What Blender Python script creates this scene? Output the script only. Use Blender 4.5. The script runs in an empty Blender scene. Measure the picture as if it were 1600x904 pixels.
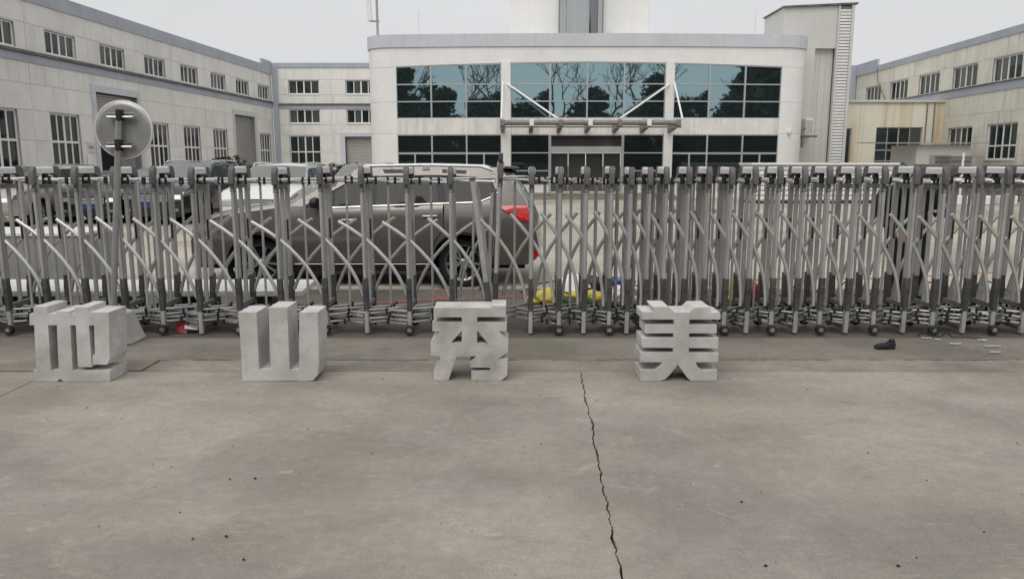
import bpy, bmesh, math, random
from mathutils import Vector, Matrix, noise
from mathutils.geometry import delaunay_2d_cdt
random.seed(7)
R = math.radians
PI = math.pi
SC = bpy.context.scene
COL = SC.collection

# ------------------------------------------------------------------ camera
cd = bpy.data.cameras.new('camera')
cam = bpy.data.objects.new('camera', cd)
COL.objects.link(cam)
cam.location = (0, 0, 1.65)
cam.rotation_euler = (R(90 - 9.5), 0, 0)
cd.sensor_width = 36
cd.lens = 1180 / 1600 * 36
cd.clip_start = .05
cd.clip_end = 2000
SC.camera = cam

# ------------------------------------------------------------------ sky and sun (overcast)
SUN_EL, SUN_AZ = R(58), R(200)      # azimuth measured clockwise from +Y
W = bpy.data.worlds.new('World')
SC.world = W
W.use_nodes = True
nt = W.node_tree
bg = nt.nodes['Background']
sky = nt.nodes.new('ShaderNodeTexSky')
sky.sky_type = 'NISHITA'
sky.sun_disc = False
sky.sun_elevation = SUN_EL
sky.sun_rotation = SUN_AZ
sky.air_density = 1.0
sky.dust_density = 4.0
hs = nt.nodes.new('ShaderNodeHueSaturation')
hs.inputs['Saturation'].default_value = .25
nt.links.new(sky.outputs[0], hs.inputs['Color'])
mx = nt.nodes.new('ShaderNodeMixRGB')
mx.inputs['Fac'].default_value = .86
mx.inputs['Color2'].default_value = (7.05, 7.15, 7.3, 1)   # the cloud sheet
nt.links.new(hs.outputs[0], mx.inputs['Color1'])
tcw = nt.nodes.new('ShaderNodeTexCoord'); mpw = nt.nodes.new('ShaderNodeMapping'); mpw.inputs['Scale'].default_value = (1, 1, 2.2)
nzw = nt.nodes.new('ShaderNodeTexNoise'); nzw.inputs['Scale'].default_value = 1.6; nzw.inputs['Detail'].default_value = 4
nt.links.new(tcw.outputs['Generated'], mpw.inputs['Vector']); nt.links.new(mpw.outputs[0], nzw.inputs['Vector'])
mrw = nt.nodes.new('ShaderNodeMapRange'); mrw.inputs['From Min'].default_value = .3; mrw.inputs['From Max'].default_value = .7
mrw.inputs['To Min'].default_value = .95; mrw.inputs['To Max'].default_value = 1.05
nt.links.new(nzw.outputs['Fac'], mrw.inputs['Value'])
mlw = nt.nodes.new('ShaderNodeVectorMath'); mlw.operation = 'SCALE'
nt.links.new(mx.outputs[0], mlw.inputs[0]); nt.links.new(mrw.outputs[0], mlw.inputs['Scale'])
nt.links.new(mlw.outputs[0], bg.inputs['Color'])
bg.inputs['Strength'].default_value = .1

sl = bpy.data.lights.new('sun', 'SUN')
sl.energy = 1.5
sl.angle = R(50)
sl.color = (1, .97, .93)
so = bpy.data.objects.new('sun', sl)
COL.objects.link(so)
sd = Vector((math.sin(SUN_AZ) * math.cos(SUN_EL), math.cos(SUN_AZ) * math.cos(SUN_EL), math.sin(SUN_EL)))
so.rotation_euler = sd.to_track_quat('Z', 'Y').to_euler()
so.location = sd * 60
SC.view_settings.view_transform = 'Standard'
SC.view_settings.look = 'None'
SC.view_settings.exposure = .08
SC.view_settings.gamma = 1
SC.view_settings.use_curve_mapping = False

# ------------------------------------------------------------------ helpers
class MB:
    def __init__(s):
        s.v, s.f = [], []
    def add(s, vs, fs):
        o = len(s.v)
        s.v += [tuple(p) for p in vs]
        s.f += [tuple(i + o for i in f) for f in fs]
        return s
    def box(s, x0, y0, z0, x1, y1, z1):
        return s.add([(x0,y0,z0),(x1,y0,z0),(x1,y1,z0),(x0,y1,z0),(x0,y0,z1),(x1,y0,z1),(x1,y1,z1),(x0,y1,z1)],
            [(0,3,2,1),(4,5,6,7),(0,1,5,4),(1,2,6,5),(2,3,7,6),(3,0,4,7)])
    def quad(s, a, b, c, d):
        return s.add([a,b,c,d], [(0,1,2,3)])
    def beam(s, p, q, w, h, up=(0,0,1)):
        p, q = Vector(p), Vector(q)
        d = (q - p).normalized()
        sx = d.cross(Vector(up))
        if sx.length < 1e-4: sx = d.cross(Vector((1,0,0)))
        sx.normalize()
        u = sx.cross(d)
        vs = []
        for c in (p, q):
            for a, b in ((-1,-1),(1,-1),(1,1),(-1,1)):
                vs.append(c + sx*a*w/2 + u*b*h/2)
        return s.add(vs, [(0,3,2,1),(4,5,6,7),(0,1,5,4),(1,2,6,5),(2,3,7,6),(3,0,4,7)])
    def tube(s, pts, r, n=8, r1=None):
        pts = [Vector(p) for p in pts]
        k = len(pts)
        ref = None
        vs = []
        for i, p in enumerate(pts):
            d = (pts[min(i+1,k-1)] - pts[max(i-1,0)]).normalized()
            if ref is None:
                ref = d.cross(Vector((0,0,1)))
                if ref.length < .05: ref = d.cross(Vector((0,1,0)))
            a = (ref - d*ref.dot(d)).normalized()
            ref = a
            b = d.cross(a)
            rr = r if r1 is None else r + (r1-r)*i/max(1,k-1)
            for j in range(n):
                t = 2*PI*j/n
                vs.append(p + (a*math.cos(t) + b*math.sin(t))*rr)
        fs = []
        for i in range(k-1):
            for j in range(n):
                fs.append((i*n+j, i*n+(j+1)%n, (i+1)*n+(j+1)%n, (i+1)*n+j))
        fs.append(tuple(range(n-1,-1,-1)))
        fs.append(tuple((k-1)*n+j for j in range(n)))
        return s.add(vs, fs)
    def lathe(s, prof, M=None, n=24):
        M = M or Matrix()
        vs, fs = [], []
        for r, z in prof:
            for j in range(n):
                t = 2*PI*j/n
                vs.append(M @ Vector((r*math.cos(t), r*math.sin(t), z)))
        for i in range(len(prof)-1):
            for j in range(n):
                fs.append((i*n+j, i*n+(j+1)%n, (i+1)*n+(j+1)%n, (i+1)*n+j))
        return s.add(vs, fs)
    def disc(s, c, r, M=None, n=16):
        M = M or Matrix()
        vs = [M @ (Vector(c) + Vector((r*math.cos(2*PI*j/n), r*math.sin(2*PI*j/n), 0))) for j in range(n)]
        return s.add(vs, [tuple(range(n))])
    def prism(s, poly, f):
        """poly: 2D points, f(x, y, side 0/1) -> 3D; simple polygon extrusion"""
        n = len(poly)
        vs = [f(x, y, 0) for x, y in poly] + [f(x, y, 1) for x, y in poly]
        fs = [tuple(range(n)), tuple(range(2*n-1, n-1, -1))]
        for i in range(n):
            j = (i+1) % n
            fs.append((i, i+n, j+n, j))
        return s.add(vs, fs)
    def build(s, name, mat, parent=None, smooth=False, bevel=0, seg=1, loc=None, recalc=True):
        me = bpy.data.meshes.new(name)
        me.from_pydata(s.v, [], s.f)
        if recalc and s.f:
            bm = bmesh.new(); bm.from_mesh(me)
            bmesh.ops.recalc_face_normals(bm, faces=bm.faces)
            bm.to_mesh(me); bm.free()
        me.materials.append(mat)
        if smooth:
            me.polygons.foreach_set('use_smooth', [True]*len(me.polygons))
            if smooth != 'full':
                try: me.set_sharp_from_angle(angle=R(38))
                except Exception: pass
        return link(name, me, parent, bevel, seg, loc)

def link(name, me, parent=None, bevel=0, seg=1, loc=None):
    o = bpy.data.objects.new(name, me)
    COL.objects.link(o)
    if parent: o.parent = parent
    if loc is not None: o.location = loc
    if bevel:
        b = o.modifiers.new('bevel', 'BEVEL')
        b.width = bevel; b.segments = seg; b.limit_method = 'ANGLE'; b.angle_limit = R(40)
    return o

def tag(o, label=None, cat=None, group=None, kind=None):
    if label: o['label'] = label
    if cat: o['category'] = cat
    if group: o['group'] = group
    if kind: o['kind'] = kind
    return o

def thing(name, label, cat, loc=(0,0,0), rz=0, group=None):
    o = bpy.data.objects.new(name, None)
    COL.objects.link(o)
    o.location = loc; o.rotation_euler = (0,0,rz); o.empty_display_size = .2
    return tag(o, label, cat, group)

def copy_tree(o, parent=None):
    c = o.copy(); COL.objects.link(c)
    if parent: c.parent = parent
    for ch in list(o.children): copy_tree(ch, c)
    return c

def cbox(name, b, mat, parent=None, bevel=0, **k):
    return MB().box(*b).build(name, mat, parent, bevel=bevel, **k)

# ------------------------------------------------------------------ materials
def srgb(r, g, b):
    def c(u):
        u /= 255
        return u/12.92 if u <= .04045 else ((u+.055)/1.055)**2.4
    return (c(r), c(g), c(b), 1)

def mat(name, col, rough=.6, metal=0, var=.15, scale=6, bump=0, bscale=40, coat=0, spec=.5, var2=0, scale2=.7, streak=0, rust=0, rvar=0, dirt=0):
    m = bpy.data.materials.new(name)
    m.use_nodes = True
    N, L = m.node_tree.nodes, m.node_tree.links
    p = N['Principled BSDF']
    if len(col) == 3: col = (*col, 1)
    p.inputs['Metallic'].default_value = metal
    p.inputs['Roughness'].default_value = rough
    p.inputs['Coat Weight'].default_value = coat
    p.inputs['Coat Roughness'].default_value = .06
    p.inputs['Specular IOR Level'].default_value = spec
    tc = N.new('ShaderNodeTexCoord')
    oi = N.new('ShaderNodeObjectInfo')
    ad = N.new('ShaderNodeVectorMath'); ad.operation = 'MULTIPLY_ADD'
    L.new(oi.outputs['Random'], ad.inputs[0]); ad.inputs[1].default_value = (37, 19, 53)
    L.new(tc.outputs['Object'], ad.inputs[2])
    vec = ad.outputs[0]
    def nz(sc, detail=5, v=None, rgh=.6):
        n = N.new('ShaderNodeTexNoise')
        n.inputs['Scale'].default_value = sc; n.inputs['Detail'].default_value = detail; n.inputs['Roughness'].default_value = rgh
        L.new(v or vec, n.inputs['Vector'])
        return n.outputs['Fac']
    def ramp(f, a, b, lo=0., hi=1.):
        r = N.new('ShaderNodeMapRange')
        r.inputs['From Min'].default_value = a; r.inputs['From Max'].default_value = b
        r.inputs['To Min'].default_value = lo; r.inputs['To Max'].default_value = hi
        L.new(f, r.inputs['Value'])
        return r.outputs[0]
    def mix(fac, c1, c2, mode='MIX'):
        x = N.new('ShaderNodeMixRGB'); x.blend_type = mode
        if isinstance(fac, (int, float)): x.inputs['Fac'].default_value = fac
        else: L.new(fac, x.inputs['Fac'])
        for i, c in (('Color1', c1), ('Color2', c2)):
            if isinstance(c, tuple): x.inputs[i].default_value = c
            else: L.new(c, x.inputs[i])
        return x.outputs[0]
    def sh(c, k): return tuple(min(1, u*k) for u in c[:3]) + (1,)
    out = col
    if var:
        out = mix(ramp(nz(scale), .3, .7), sh(col, 1-var), sh(col, 1+var))
    if var2:
        out = mix(ramp(nz(scale2, 3), .35, .65, 0, 1), out, mix(1., out, (1-var2, 1-var2, 1-var2*1.1, 1), 'MULTIPLY'))
    if streak:
        mp = N.new('ShaderNodeMapping'); mp.inputs['Scale'].default_value = (3.2, 3.2, .16)
        L.new(vec, mp.inputs['Vector'])
        f = ramp(nz(1.5, 6, mp.outputs[0], .7), .52, .78, 0, streak)
        out = mix(f, out, sh((.2, .18, .15), 1))
        mp2 = N.new('ShaderNodeMapping'); mp2.inputs['Scale'].default_value = (7, 7, .25)
        L.new(vec, mp2.inputs['Vector'])
        f2 = ramp(nz(2.2, 4, mp2.outputs[0], .6), .6, .75, 0, streak*.7)
        out = mix(f2, out, sh((.22, .2, .17), 1))
    if rust:
        mp = N.new('ShaderNodeMapping'); mp.inputs['Scale'].default_value = (1.1, 1.1, .1)
        L.new(vec, mp.inputs['Vector'])
        f = ramp(nz(1.3, 4, mp.outputs[0], .5), .5, .72, 0, rust)
        out = mix(f, out, (.55, .33, .12, 1))
    if dirt:
        f = ramp(nz(14, 6, None, .75), .5, .75, 0, dirt)
        out = mix(f, out, (.06, .055, .045, 1))
    if isinstance(out, tuple): p.inputs['Base Color'].default_value = out
    else: L.new(out, p.inputs['Base Color'])
    if rvar:
        L.new(ramp(nz(scale*1.7), .3, .7, max(.02, rough-rvar), min(1, rough+rvar)), p.inputs['Roughness'])
    if bump:
        b = N.new('ShaderNodeBump'); b.inputs['Strength'].default_value = bump; b.inputs['Distance'].default_value = .01
        L.new(nz(bscale, 6), b.inputs['Height']); L.new(b.outputs[0], p.inputs['Normal'])
    return m

def concrete_ground(name, col, green=.25, scale=1.0, tone=1.0):
    m = bpy.data.materials.new(name); m.use_nodes = True
    N, L = m.node_tree.nodes, m.node_tree.links
    p = N['Principled BSDF']; p.inputs['Specular IOR Level'].default_value = .35
    tc = N.new('ShaderNodeTexCoord')
    vec = tc.outputs['Object']
    def nz(sc, detail=6, rgh=.6, st=(1,1,1), dist=0.):
        mp = N.new('ShaderNodeMapping'); mp.inputs['Scale'].default_value = st
        L.new(vec, mp.inputs['Vector'])
        n = N.new('ShaderNodeTexNoise'); n.inputs['Scale'].default_value = sc; n.inputs['Detail'].default_value = detail
        n.inputs['Roughness'].default_value = rgh; n.inputs['Distortion'].default_value = dist
        L.new(mp.outputs[0], n.inputs['Vector'])
        return n.outputs['Fac']
    def ramp(f, a, b, lo=0., hi=1.):
        r = N.new('ShaderNodeMapRange'); r.interpolation_type = 'SMOOTHSTEP'
        r.inputs['From Min'].default_value = a; r.inputs['From Max'].default_value = b
        r.inputs['To Min'].default_value = lo; r.inputs['To Max'].default_value = hi
        L.new(f, r.inputs['Value']); return r.outputs[0]
    def mix(fac, c1, c2, mode='MIX'):
        x = N.new('ShaderNodeMixRGB'); x.blend_type = mode
        if isinstance(fac, (int, float)): x.inputs['Fac'].default_value = fac
        else: L.new(fac, x.inputs['Fac'])
        for i, c in (('Color1', c1), ('Color2', c2)):
            if isinstance(c, tuple): x.inputs[i].default_value = c
            else: L.new(c, x.inputs[i])
        return x.outputs[0]
    c = tuple(u*tone for u in col)
    k = lambda q, t=(1,1,1): (c[0]*q*t[0], c[1]*q*t[1], c[2]*q*t[2], 1)
    out = mix(ramp(nz(.55*scale, 4), .36, .66), k(.72), k(1.17))
    out = mix(ramp(nz(.9*scale, 4, .5, (.5, 1.3, 1)), .45, .7, 0, .7), out, k(1.16, (1.05, 1, .92)))
    out = mix(ramp(nz(.8*scale, 3, .5, (1, 1, 1), .6), .5, .75, 0, green), out, k(.92, (.97, 1.02, .8)))
    out = mix(ramp(nz(1.9*scale, 6, .65, (.6, 1.6, 1), .8), .52, .76, 0, .6), out, k(.60))
    out = mix(ramp(nz(5.5*scale, 7, .74, (.7, 1.3, 1), 1.2), .56, .72, 0, .55), out, k(1.42))
    out = mix(ramp(nz(.34*scale, 5, .6, (1, 1.4, 1), .9), .52, .64, 0, .5), out, k(.74, (1, .98, .93)))
    out = mix(ramp(nz(1.3*scale, 7, .7, (.8, 1, 1), 1.5), .56, .70, 0, .55), out, k(1.22, (1.03, 1, .95)))
    out = mix(ramp(nz(16, 6, .75), .3, .7), mix(1., out, (.9,.9,.9,1), 'MULTIPLY'), mix(1., out, (1.08,1.08,1.08,1), 'MULTIPLY'))
    out = mix(ramp(nz(120, 3, .7), .35, .65), mix(1., out, (.86,.86,.86,1), 'MULTIPLY'), mix(1., out, (1.12,1.12,1.12,1), 'MULTIPLY'))
    out = mix(ramp(nz(9, 6, .8, (1,1,1), .6), .50, .66, 0, .5), out, k(.80))
    out = mix(ramp(nz(28, 5, .8), .56, .70, 0, .45), out, k(1.32))
    out = mix(ramp(nz(46, 2, .5), .69, .74, 0, .7), out, k(.32))
    out = mix(ramp(nz(3.2*scale, 8, .74, (.55, 1.5, 1), 1.6), .60, .70, 0, .5), out, k(1.5, (1, .99, .96)))
    out = mix(ramp(nz(9*scale, 8, .75, (1, 1, 1), .5), .62, .72, 0, .35), out, k(1.35))
    L.new(out, p.inputs['Base Color'])
    L.new(ramp(nz(2.2, 5), .3, .7, .62, .9), p.inputs['Roughness'])
    b = N.new('ShaderNodeBump'); b.inputs['Strength'].default_value = .3; b.inputs['Distance'].default_value = .006
    L.new(nz(55, 8, .75), b.inputs['Height']); L.new(b.outputs[0], p.inputs['Normal'])
    return m

def glass_mat(name, col, metal=1., rough=.02, wav=.0):
    m = bpy.data.materials.new(name); m.use_nodes = True
    N, L = m.node_tree.nodes, m.node_tree.links
    p = N['Principled BSDF']
    p.inputs['Base Color'].default_value = (*col, 1)
    p.inputs['Metallic'].default_value = metal
    p.inputs['Roughness'].default_value = rough
    if wav:
        tc = N.new('ShaderNodeTexCoord'); n = N.new('ShaderNodeTexNoise'); n.inputs['Scale'].default_value = 1.2; n.inputs['Detail'].default_value = 1
        L.new(tc.outputs['Object'], n.inputs['Vector'])
        b = N.new('ShaderNodeBump'); b.inputs['Strength'].default_value = wav; b.inputs['Distance'].default_value = .02
        L.new(n.outputs['Fac'], b.inputs['Height']); L.new(b.outputs[0], p.inputs['Normal'])
    return m

M = {}
M['slab'] = concrete_ground('front_concrete', (.318, .288, .252))
M['strip'] = concrete_ground('strip_concrete', (.262, .238, .202), .2, 2.2)
M['apron'] = concrete_ground('apron_concrete', (.222, .202, .174), .45, 1.5)
M['yard'] = concrete_ground('yard_concrete', (.42, .385, .325), .12, .5)
M['track'] = concrete_ground('shaded_track_concrete', (.128, .117, .102), .3, 1.3)  # base colour also carries the car's shadow, besides damp and oil stains
M['earth'] = mat('joint_dirt', (.075, .066, .054), .95, var=.3, bump=.3)
M['wall'] = mat('cream_wall_panel', (.84, .825, .795), .75, var=.05, scale=1.5, var2=.10, scale2=.5, streak=.34, bump=.05)
M['wall_r'] = mat('warm_wall_panel', (.80, .775, .69), .75, var=.06, scale=1.5, var2=.15, scale2=.6, streak=.6, bump=.05)
M['white'] = mat('white_facade_paint', (.88, .87, .85), .6, var=.03, scale=2, var2=.06, scale2=.6, streak=.10)
M['white_dirty'] = mat('stained_facade_paint', (.82, .80, .765), .7, var=.05, scale=2, var2=.12, scale2=1.3, streak=.5)
M['joint2'] = mat('office_joint_grey', (.36, .35, .34), .9, var=.1)  # darker grey of the office wall core between the panels
M['joint'] = mat('joint_grey', (.52, .50, .47), .9, var=.1)  # plain grey of wall cores and seams between panels
M['lilac'] = mat('lilac_grey_band', (.44, .465, .54), .7, var=.06, scale=2, var2=.12, streak=.25)
M['lilac_light'] = mat('pale_lilac_band', (.63, .645, .70), .6, var=.04, scale=2, var2=.08, streak=.18)
M['ledge'] = mat('dark_stained_ledge', (.16, .155, .15), .9, var=.4, scale=3, dirt=.5)
M['frame'] = mat('white_window_frame', (.84, .84, .82), .45, var=.04)
M['alu'] = mat('grey_aluminium_frame', (.5, .52, .53), .4, .4, var=.05)
M['dglass'] = glass_mat('dark_window_glass', (.018, .026, .026), 0, .03, .15)
M['dglass2'] = glass_mat('pale_window_glass', (.035, .045, .043), 0, .08, .1)  # paler colour stands in for panes that reflect more brightly
M['dglass3'] = glass_mat('curtained_window_glass', (.085, .09, .083), 0, .1, .1)
M['teal'] = glass_mat('teal_mirror_glass', (.29, .415, .45), .95, .015, .04)
M['teal_dark'] = glass_mat('dark_reflection_glass', (.10, .13, .14), .85, .03, .05)  # same mirror glass, coloured darker to imitate dark reflections on the ground floor
M['door_glass'] = glass_mat('brown_door_glass', (.14, .135, .125), .6, .06, .05)
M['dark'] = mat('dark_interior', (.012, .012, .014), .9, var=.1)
M['shutter'] = mat('roller_shutter_metal', (.42, .41, .39), .5, .3, var=.05, var2=.1, scale2=1)
M['sheet'] = mat('pale_sheet_cladding', (.66, .65, .62), .5, .1, var=.03, var2=.06, scale2=.6, streak=.08)
M['slat'] = mat('pale_louvre_metal', (.74, .74, .72), .45, .2, var=.05, var2=.12, scale2=3)
M['annexe'] = mat('rust_streaked_cladding', (.77, .73, .61), .7, var=.05, scale=1.2, rust=.75, streak=.2)
M['galv'] = mat('galvanised_steel', (.42, .42, .41), .45, .7, var=.12, scale=8, rvar=.1)
M['canopy'] = mat('weathered_canopy_steel', (.24, .232, .215), .6, .3, var=.2, scale=6, dirt=.5)
M['post'] = mat('brushed_gate_steel', (.52, .515, .51), .42, .25, var=.14, scale=7, var2=.2, scale2=2.2, rvar=.1, dirt=.12)
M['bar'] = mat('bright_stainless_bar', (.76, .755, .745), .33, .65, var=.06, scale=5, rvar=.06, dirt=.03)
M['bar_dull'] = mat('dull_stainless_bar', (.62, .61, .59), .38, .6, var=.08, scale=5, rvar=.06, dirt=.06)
M['lat'] = mat('lattice_steel', (.46, .45, .44), .38, .6, var=.25, scale=7, rvar=.12, dirt=.35)
M['plastic'] = mat('dark_grey_plastic', (.098, .095, .093), .55, var=.2, scale=12, var2=.3, scale2=4, rvar=.12)
M['plastic_grey'] = mat('weathered_grey_plastic', (.15, .147, .146), .6, var=.2, scale=9, var2=.25, scale2=5)
M['cap'] = mat('satin_cap_aluminium', (.80, .80, .80), .4, .1, var=.06, var2=.12, scale2=3)
M['beam'] = mat('grey_painted_bar', (.27, .27, .275), .5, .4, var=.15, var2=.2, scale2=4, dirt=.2)
M['black'] = mat('black_rubber', (.016, .016, .017), .75, var=.25, scale=20)
M['blockc'] = mat('cast_concrete', (.64, .63, .615), .85, var=.09, scale=6, var2=.22, scale2=3.2, bump=.35, bscale=60, dirt=.22)
M['blockd'] = mat('stained_cast_concrete', (.64, .625, .60), .85, var=.14, scale=7, var2=.32, scale2=4.5, bump=.4, bscale=55, dirt=.35)
M['chunk'] = mat('rough_concrete', (.44, .425, .40), .9, var=.12, scale=6, bump=.4)
M['paint_brown'] = mat('brown_grey_car_paint', (.185, .163, .144), .34, .55, var=.05, scale=1, coat=1, var2=.12, scale2=1.5)
M['paint_black'] = mat('black_car_paint', (.012, .012, .013), .3, .2, var=.1, coat=1)
M['paint_dark'] = mat('charcoal_car_paint', (.03, .031, .033), .3, .4, var=.1, coat=1)
M['paint_white'] = mat('white_car_paint', (.74, .73, .69), .35, 0, var=.03, coat=1)
M['paint_pale'] = mat('champagne_car_paint', (.50, .47, .41), .35, .3, var=.04, coat=1)
M['trim'] = mat('black_trim', (.014, .014, .015), .5, var=.1)
M['cglass'] = glass_mat('car_window_glass', (.016, .016, .016), 0, .03)
M['cglass'].node_tree.nodes['Principled BSDF'].inputs['Specular IOR Level'].default_value = .3
M['wglass'] = glass_mat('windscreen_glass', (.27, .262, .255), .6, .05)
M['chrome'] = mat('chrome', (.78, .78, .78), .14, 1, var=.03)
M['trim_chrome'] = mat('satin_trim_metal', (.42, .41, .40), .3, .8, var=.1)
M['rim'] = mat('silver_alloy', (.56, .56, .56), .3, .8, var=.06)
M['tyre'] = mat('tyre_rubber', (.018, .018, .018), .85, var=.3, scale=14)
M['rail'] = mat('white_roof_rail', (.66, .66, .65), .35, .4, var=.05)
M['tail'] = mat('red_lamp_plastic', (.55, .012, .012), .12, 0, var=.12, scale=9, coat=1)
M['lens'] = mat('bright_red_lens', (.80, .05, .04), .1, 0, var=.35, scale=22, coat=1)
M['lamp'] = mat('clear_lamp', (.34, .35, .36), .1, .5, var=.15, scale=12, coat=1)
M['drum_dark'] = glass_mat('grey_shaded_drum_glass', (.24, .24, .24), .9, .08)
M['drum_glass'] = glass_mat('grey_drum_glass', (.48, .49, .49), 1, .06)
M['plate'] = mat('blue_plate', (.02, .06, .22), .4, var=.1)
M['panelw'] = mat('white_stone_board', (.76, .75, .72), .5, var=.04, scale=4, var2=.1, scale2=2)
M['crate'] = mat('grey_sheet_crate', (.33, .325, .31), .6, .1, var=.06, var2=.12, scale2=1.5)
M['bark'] = mat('bark', (.055, .045, .037), .9, var=.3, scale=8)
M['leaf'] = mat('dark_leaf', (.035, .05, .024), .7, var=.45, scale=1.2)
M['bush'] = mat('dusty_bush_leaf', (.055, .062, .035), .8, var=.5, scale=3)
M['yellow'] = mat('yellow_woven_sack', (.62, .50, .08), .7, var=.12, scale=8, bump=.3)
M['greenbag'] = mat('dark_green_sack', (.03, .07, .025), .7, var=.3, scale=8, bump=.3)
M['blackbag'] = mat('black_plastic_bag', (.013, .013, .015), .35, var=.2, bump=.4, bscale=20)
M['paper'] = mat('white_paper', (.8, .8, .79), .7, var=.04)
M['blue'] = mat('blue_plastic', (.02, .10, .42), .4, var=.1)
M['bluegrey'] = mat('blue_grey_drum', (.06, .09, .15), .6, var=.2)
M['red'] = mat('red_plastic', (.26, .015, .03), .5, var=.15)
M['orange'] = mat('orange_hose', (.50, .12, .05), .5, var=.12)
M['cloth'] = mat('black_clothing', (.014, .014, .017), .9, var=.3, scale=6)
M['skin'] = mat('skin', (.45, .27, .19), .6, var=.06)
M['hair'] = mat('black_hair', (.012, .01, .009), .7, var=.3, scale=40)
M['stone'] = mat('grey_paver', (.17, .16, .15), .9, var=.2, scale=6)
M['wood'] = mat('grey_pallet_wood', (.22, .18, .14), .9, var=.25, scale=6)
M['pebble'] = mat('dark_grit', (.03, .027, .024), .9, var=.4)
M['pebble_w'] = mat('pale_grit', (.6, .58, .54), .9, var=.2)
M['mirror_back'] = mat('dull_aluminium_disc', (.46, .455, .44), .36, .6, var=.08, scale=3, var2=.15, scale2=5, rvar=.06)
M['ac'] = mat('air_conditioner_enamel', (.68, .67, .63), .5, var=.06)
M['sign'] = mat('plaque_white', (.62, .62, .62), .5, var=.05)
M['ink'] = mat('plaque_ink', (.05, .05, .06), .6, var=.1)

# ------------------------------------------------------------------ ground
ground = MB().quad((-400,-400,-.06),(400,-400,-.06),(400,400,-.06),(-400,400,-.06)).build('ground', M['earth'])
ground['kind'] = 'structure'

def jag(p, q, amp, step=.03, seed=0., rough=1.):
    n = max(2, int(math.dist(p, q)/step)); out = []
    dx, dy = q[0]-p[0], q[1]-p[1]; l = math.hypot(dx, dy); nx, ny = -dy/l, dx/l
    for i in range(n+1):
        t = i/n
        a = 0 if i in (0, n) else amp*(noise.noise((t*l*2.2, seed, 0)) + .8*rough*noise.noise((t*l*9, seed+5, 0)) + .6*rough*noise.noise((t*l*28, seed+9, 0)))
        out.append((p[0]+dx*t+nx*a, p[1]+dy*t+ny*a))
    return out
def slab(poly, m, z=0.):
    n = len(poly)
    b = MB()
    b.add([(x, y, z) for x, y in poly] + [(x, y, z-.055) for x, y in poly],
          [tuple(range(n))] + [(i, i+n, (i+1) % n+n, (i+1) % n) for i in range(n)])
    o = b.build('slab', m, ground, recalc=False)
    return o
# front slabs, split by the wandering crack and by a straight joint on the left
crack = jag((.40, -14), (.417, 2.2), .012, .03, 3.1)[:-1] + jag((.417, 2.2), (.553, 5.868), .016, .02, 3.3)
def crumble(y, k): return max(0, noise.noise((y*4, k, 2)))*.011 + abs(noise.noise((y*23, k, 7)))*.010 + abs(noise.noise((y*61, k, 3)))*.005
cl = [(x-.0015-crumble(y, 1.), y) for x, y in crack]; cr = [(x+.0015+crumble(y, 9.), y) for x, y in crack]
topl = jag((.548, 5.868), (-3.672, 5.868), .004, .05, 8)
jl = jag((-3.672, 5.868), (-3.68, -14), .004, .06, 2)
slab(cl + topl[1:] + jl[1:], M['slab'])
slab([(x-.014, y) for x, y in jl][::-1] + [(-3.686, 5.868), (-9, 5.868), (-9, -14)], M['slab'], -.002)
slab([(-9.012, -14), (-9.012, 5.868), (-40, 5.868), (-40, -14)], M['slab'], .001)
slab(cr + jag((.562, 5.868), (6.9, 5.868), .004, .05, 6)[1:] + [(6.9, -14)], M['slab'], .001)
slab([(6.912, -14), (6.912, 5.868), (40, 5.868), (40, -14)], M['slab'])
# worn lighter strip, apron, gate track slab
xs = [-40, -2.98, 40]
for i in range(2):
    a, b_ = xs[i], xs[i+1]
    lo, hi = max(a, -7.5), min(b_, 7.5)
    top = jag((hi-.006, 6.225), (lo+.006, 6.225), .016, .02, i*3.3+1, 1.6)
    bot = jag((lo+.006, 5.880), (hi-.006, 5.880), .005, .03, i*2+7, 1.4)
    slab(([(a, 5.88)] if a < lo else []) + bot + ([(b_, 5.88), (b_, 6.225)] if b_ > hi else []) + top + ([(a, 6.225)] if a < lo else []), M['strip'], .007*(1-i))
top = jag((-7.5, 6.243), (7.5, 6.243), .012, .025, 4.4, 1.4)
slab([(-40, 6.243)] + top + [(40, 6.243), (40, 7.045), (-40, 7.045)], M['apron'], 0)
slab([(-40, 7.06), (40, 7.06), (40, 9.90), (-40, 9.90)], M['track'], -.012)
# yard
for i in range(-5, 6):
    y = 9.912
    for j in range(9):
        y1 = y + 5.2
        slab([(i*5.4+.006, y), (i*5.4+5.394, y), (i*5.4+5.394, y1-.012), (i*5.4+.006, y1-.012)], M['yard'], .0015*((i*7+j*3) % 3))
        y = y1
slab([(-200, -14.01), (200, -14.01), (200, -90), (-200, -90)], M['apron'])

# grit scattered over the concrete
def grit(n, m, name, smin, smax, seed, spots=()):
    rnd = random.Random(seed)
    b = MB()
    pts = [(rnd.uniform(-5, 5), rnd.uniform(2.2, 6.9), rnd.uniform(smin, smax)) for _ in range(n)] + list(spots)
    for x, y, s_ in pts:
        vs = []
        for d in ((1,0,0),(0,1,0),(-1,0,0),(0,-1,0),(0,0,1)):
            vs.append((x+d[0]*s_*rnd.uniform(.6,1.3), y+d[1]*s_*rnd.uniform(.5,1.1), .0045+d[2]*s_*rnd.uniform(.5,.9)))
        b.add(vs, [(0,1,4),(1,2,4),(2,3,4),(3,0,4)])
    o = b.build(name, m)
    tag(o, name.replace('_', ' ') + ' scattered over the concrete in front of the gate', kind='stuff')
grit(150, M['pebble'], 'dark_grit', .003, .007, 3, [(-1.36, 3.78, .013), (-1.49, 3.77, .008), (-1.42, 3.13, .009), (-1.28, 3.15, .01), (1.13, 3.5, .009), (-1.13, 2.95, .01), (1.05, 2.9, .011), (1.6, 2.9, .011)])
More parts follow.
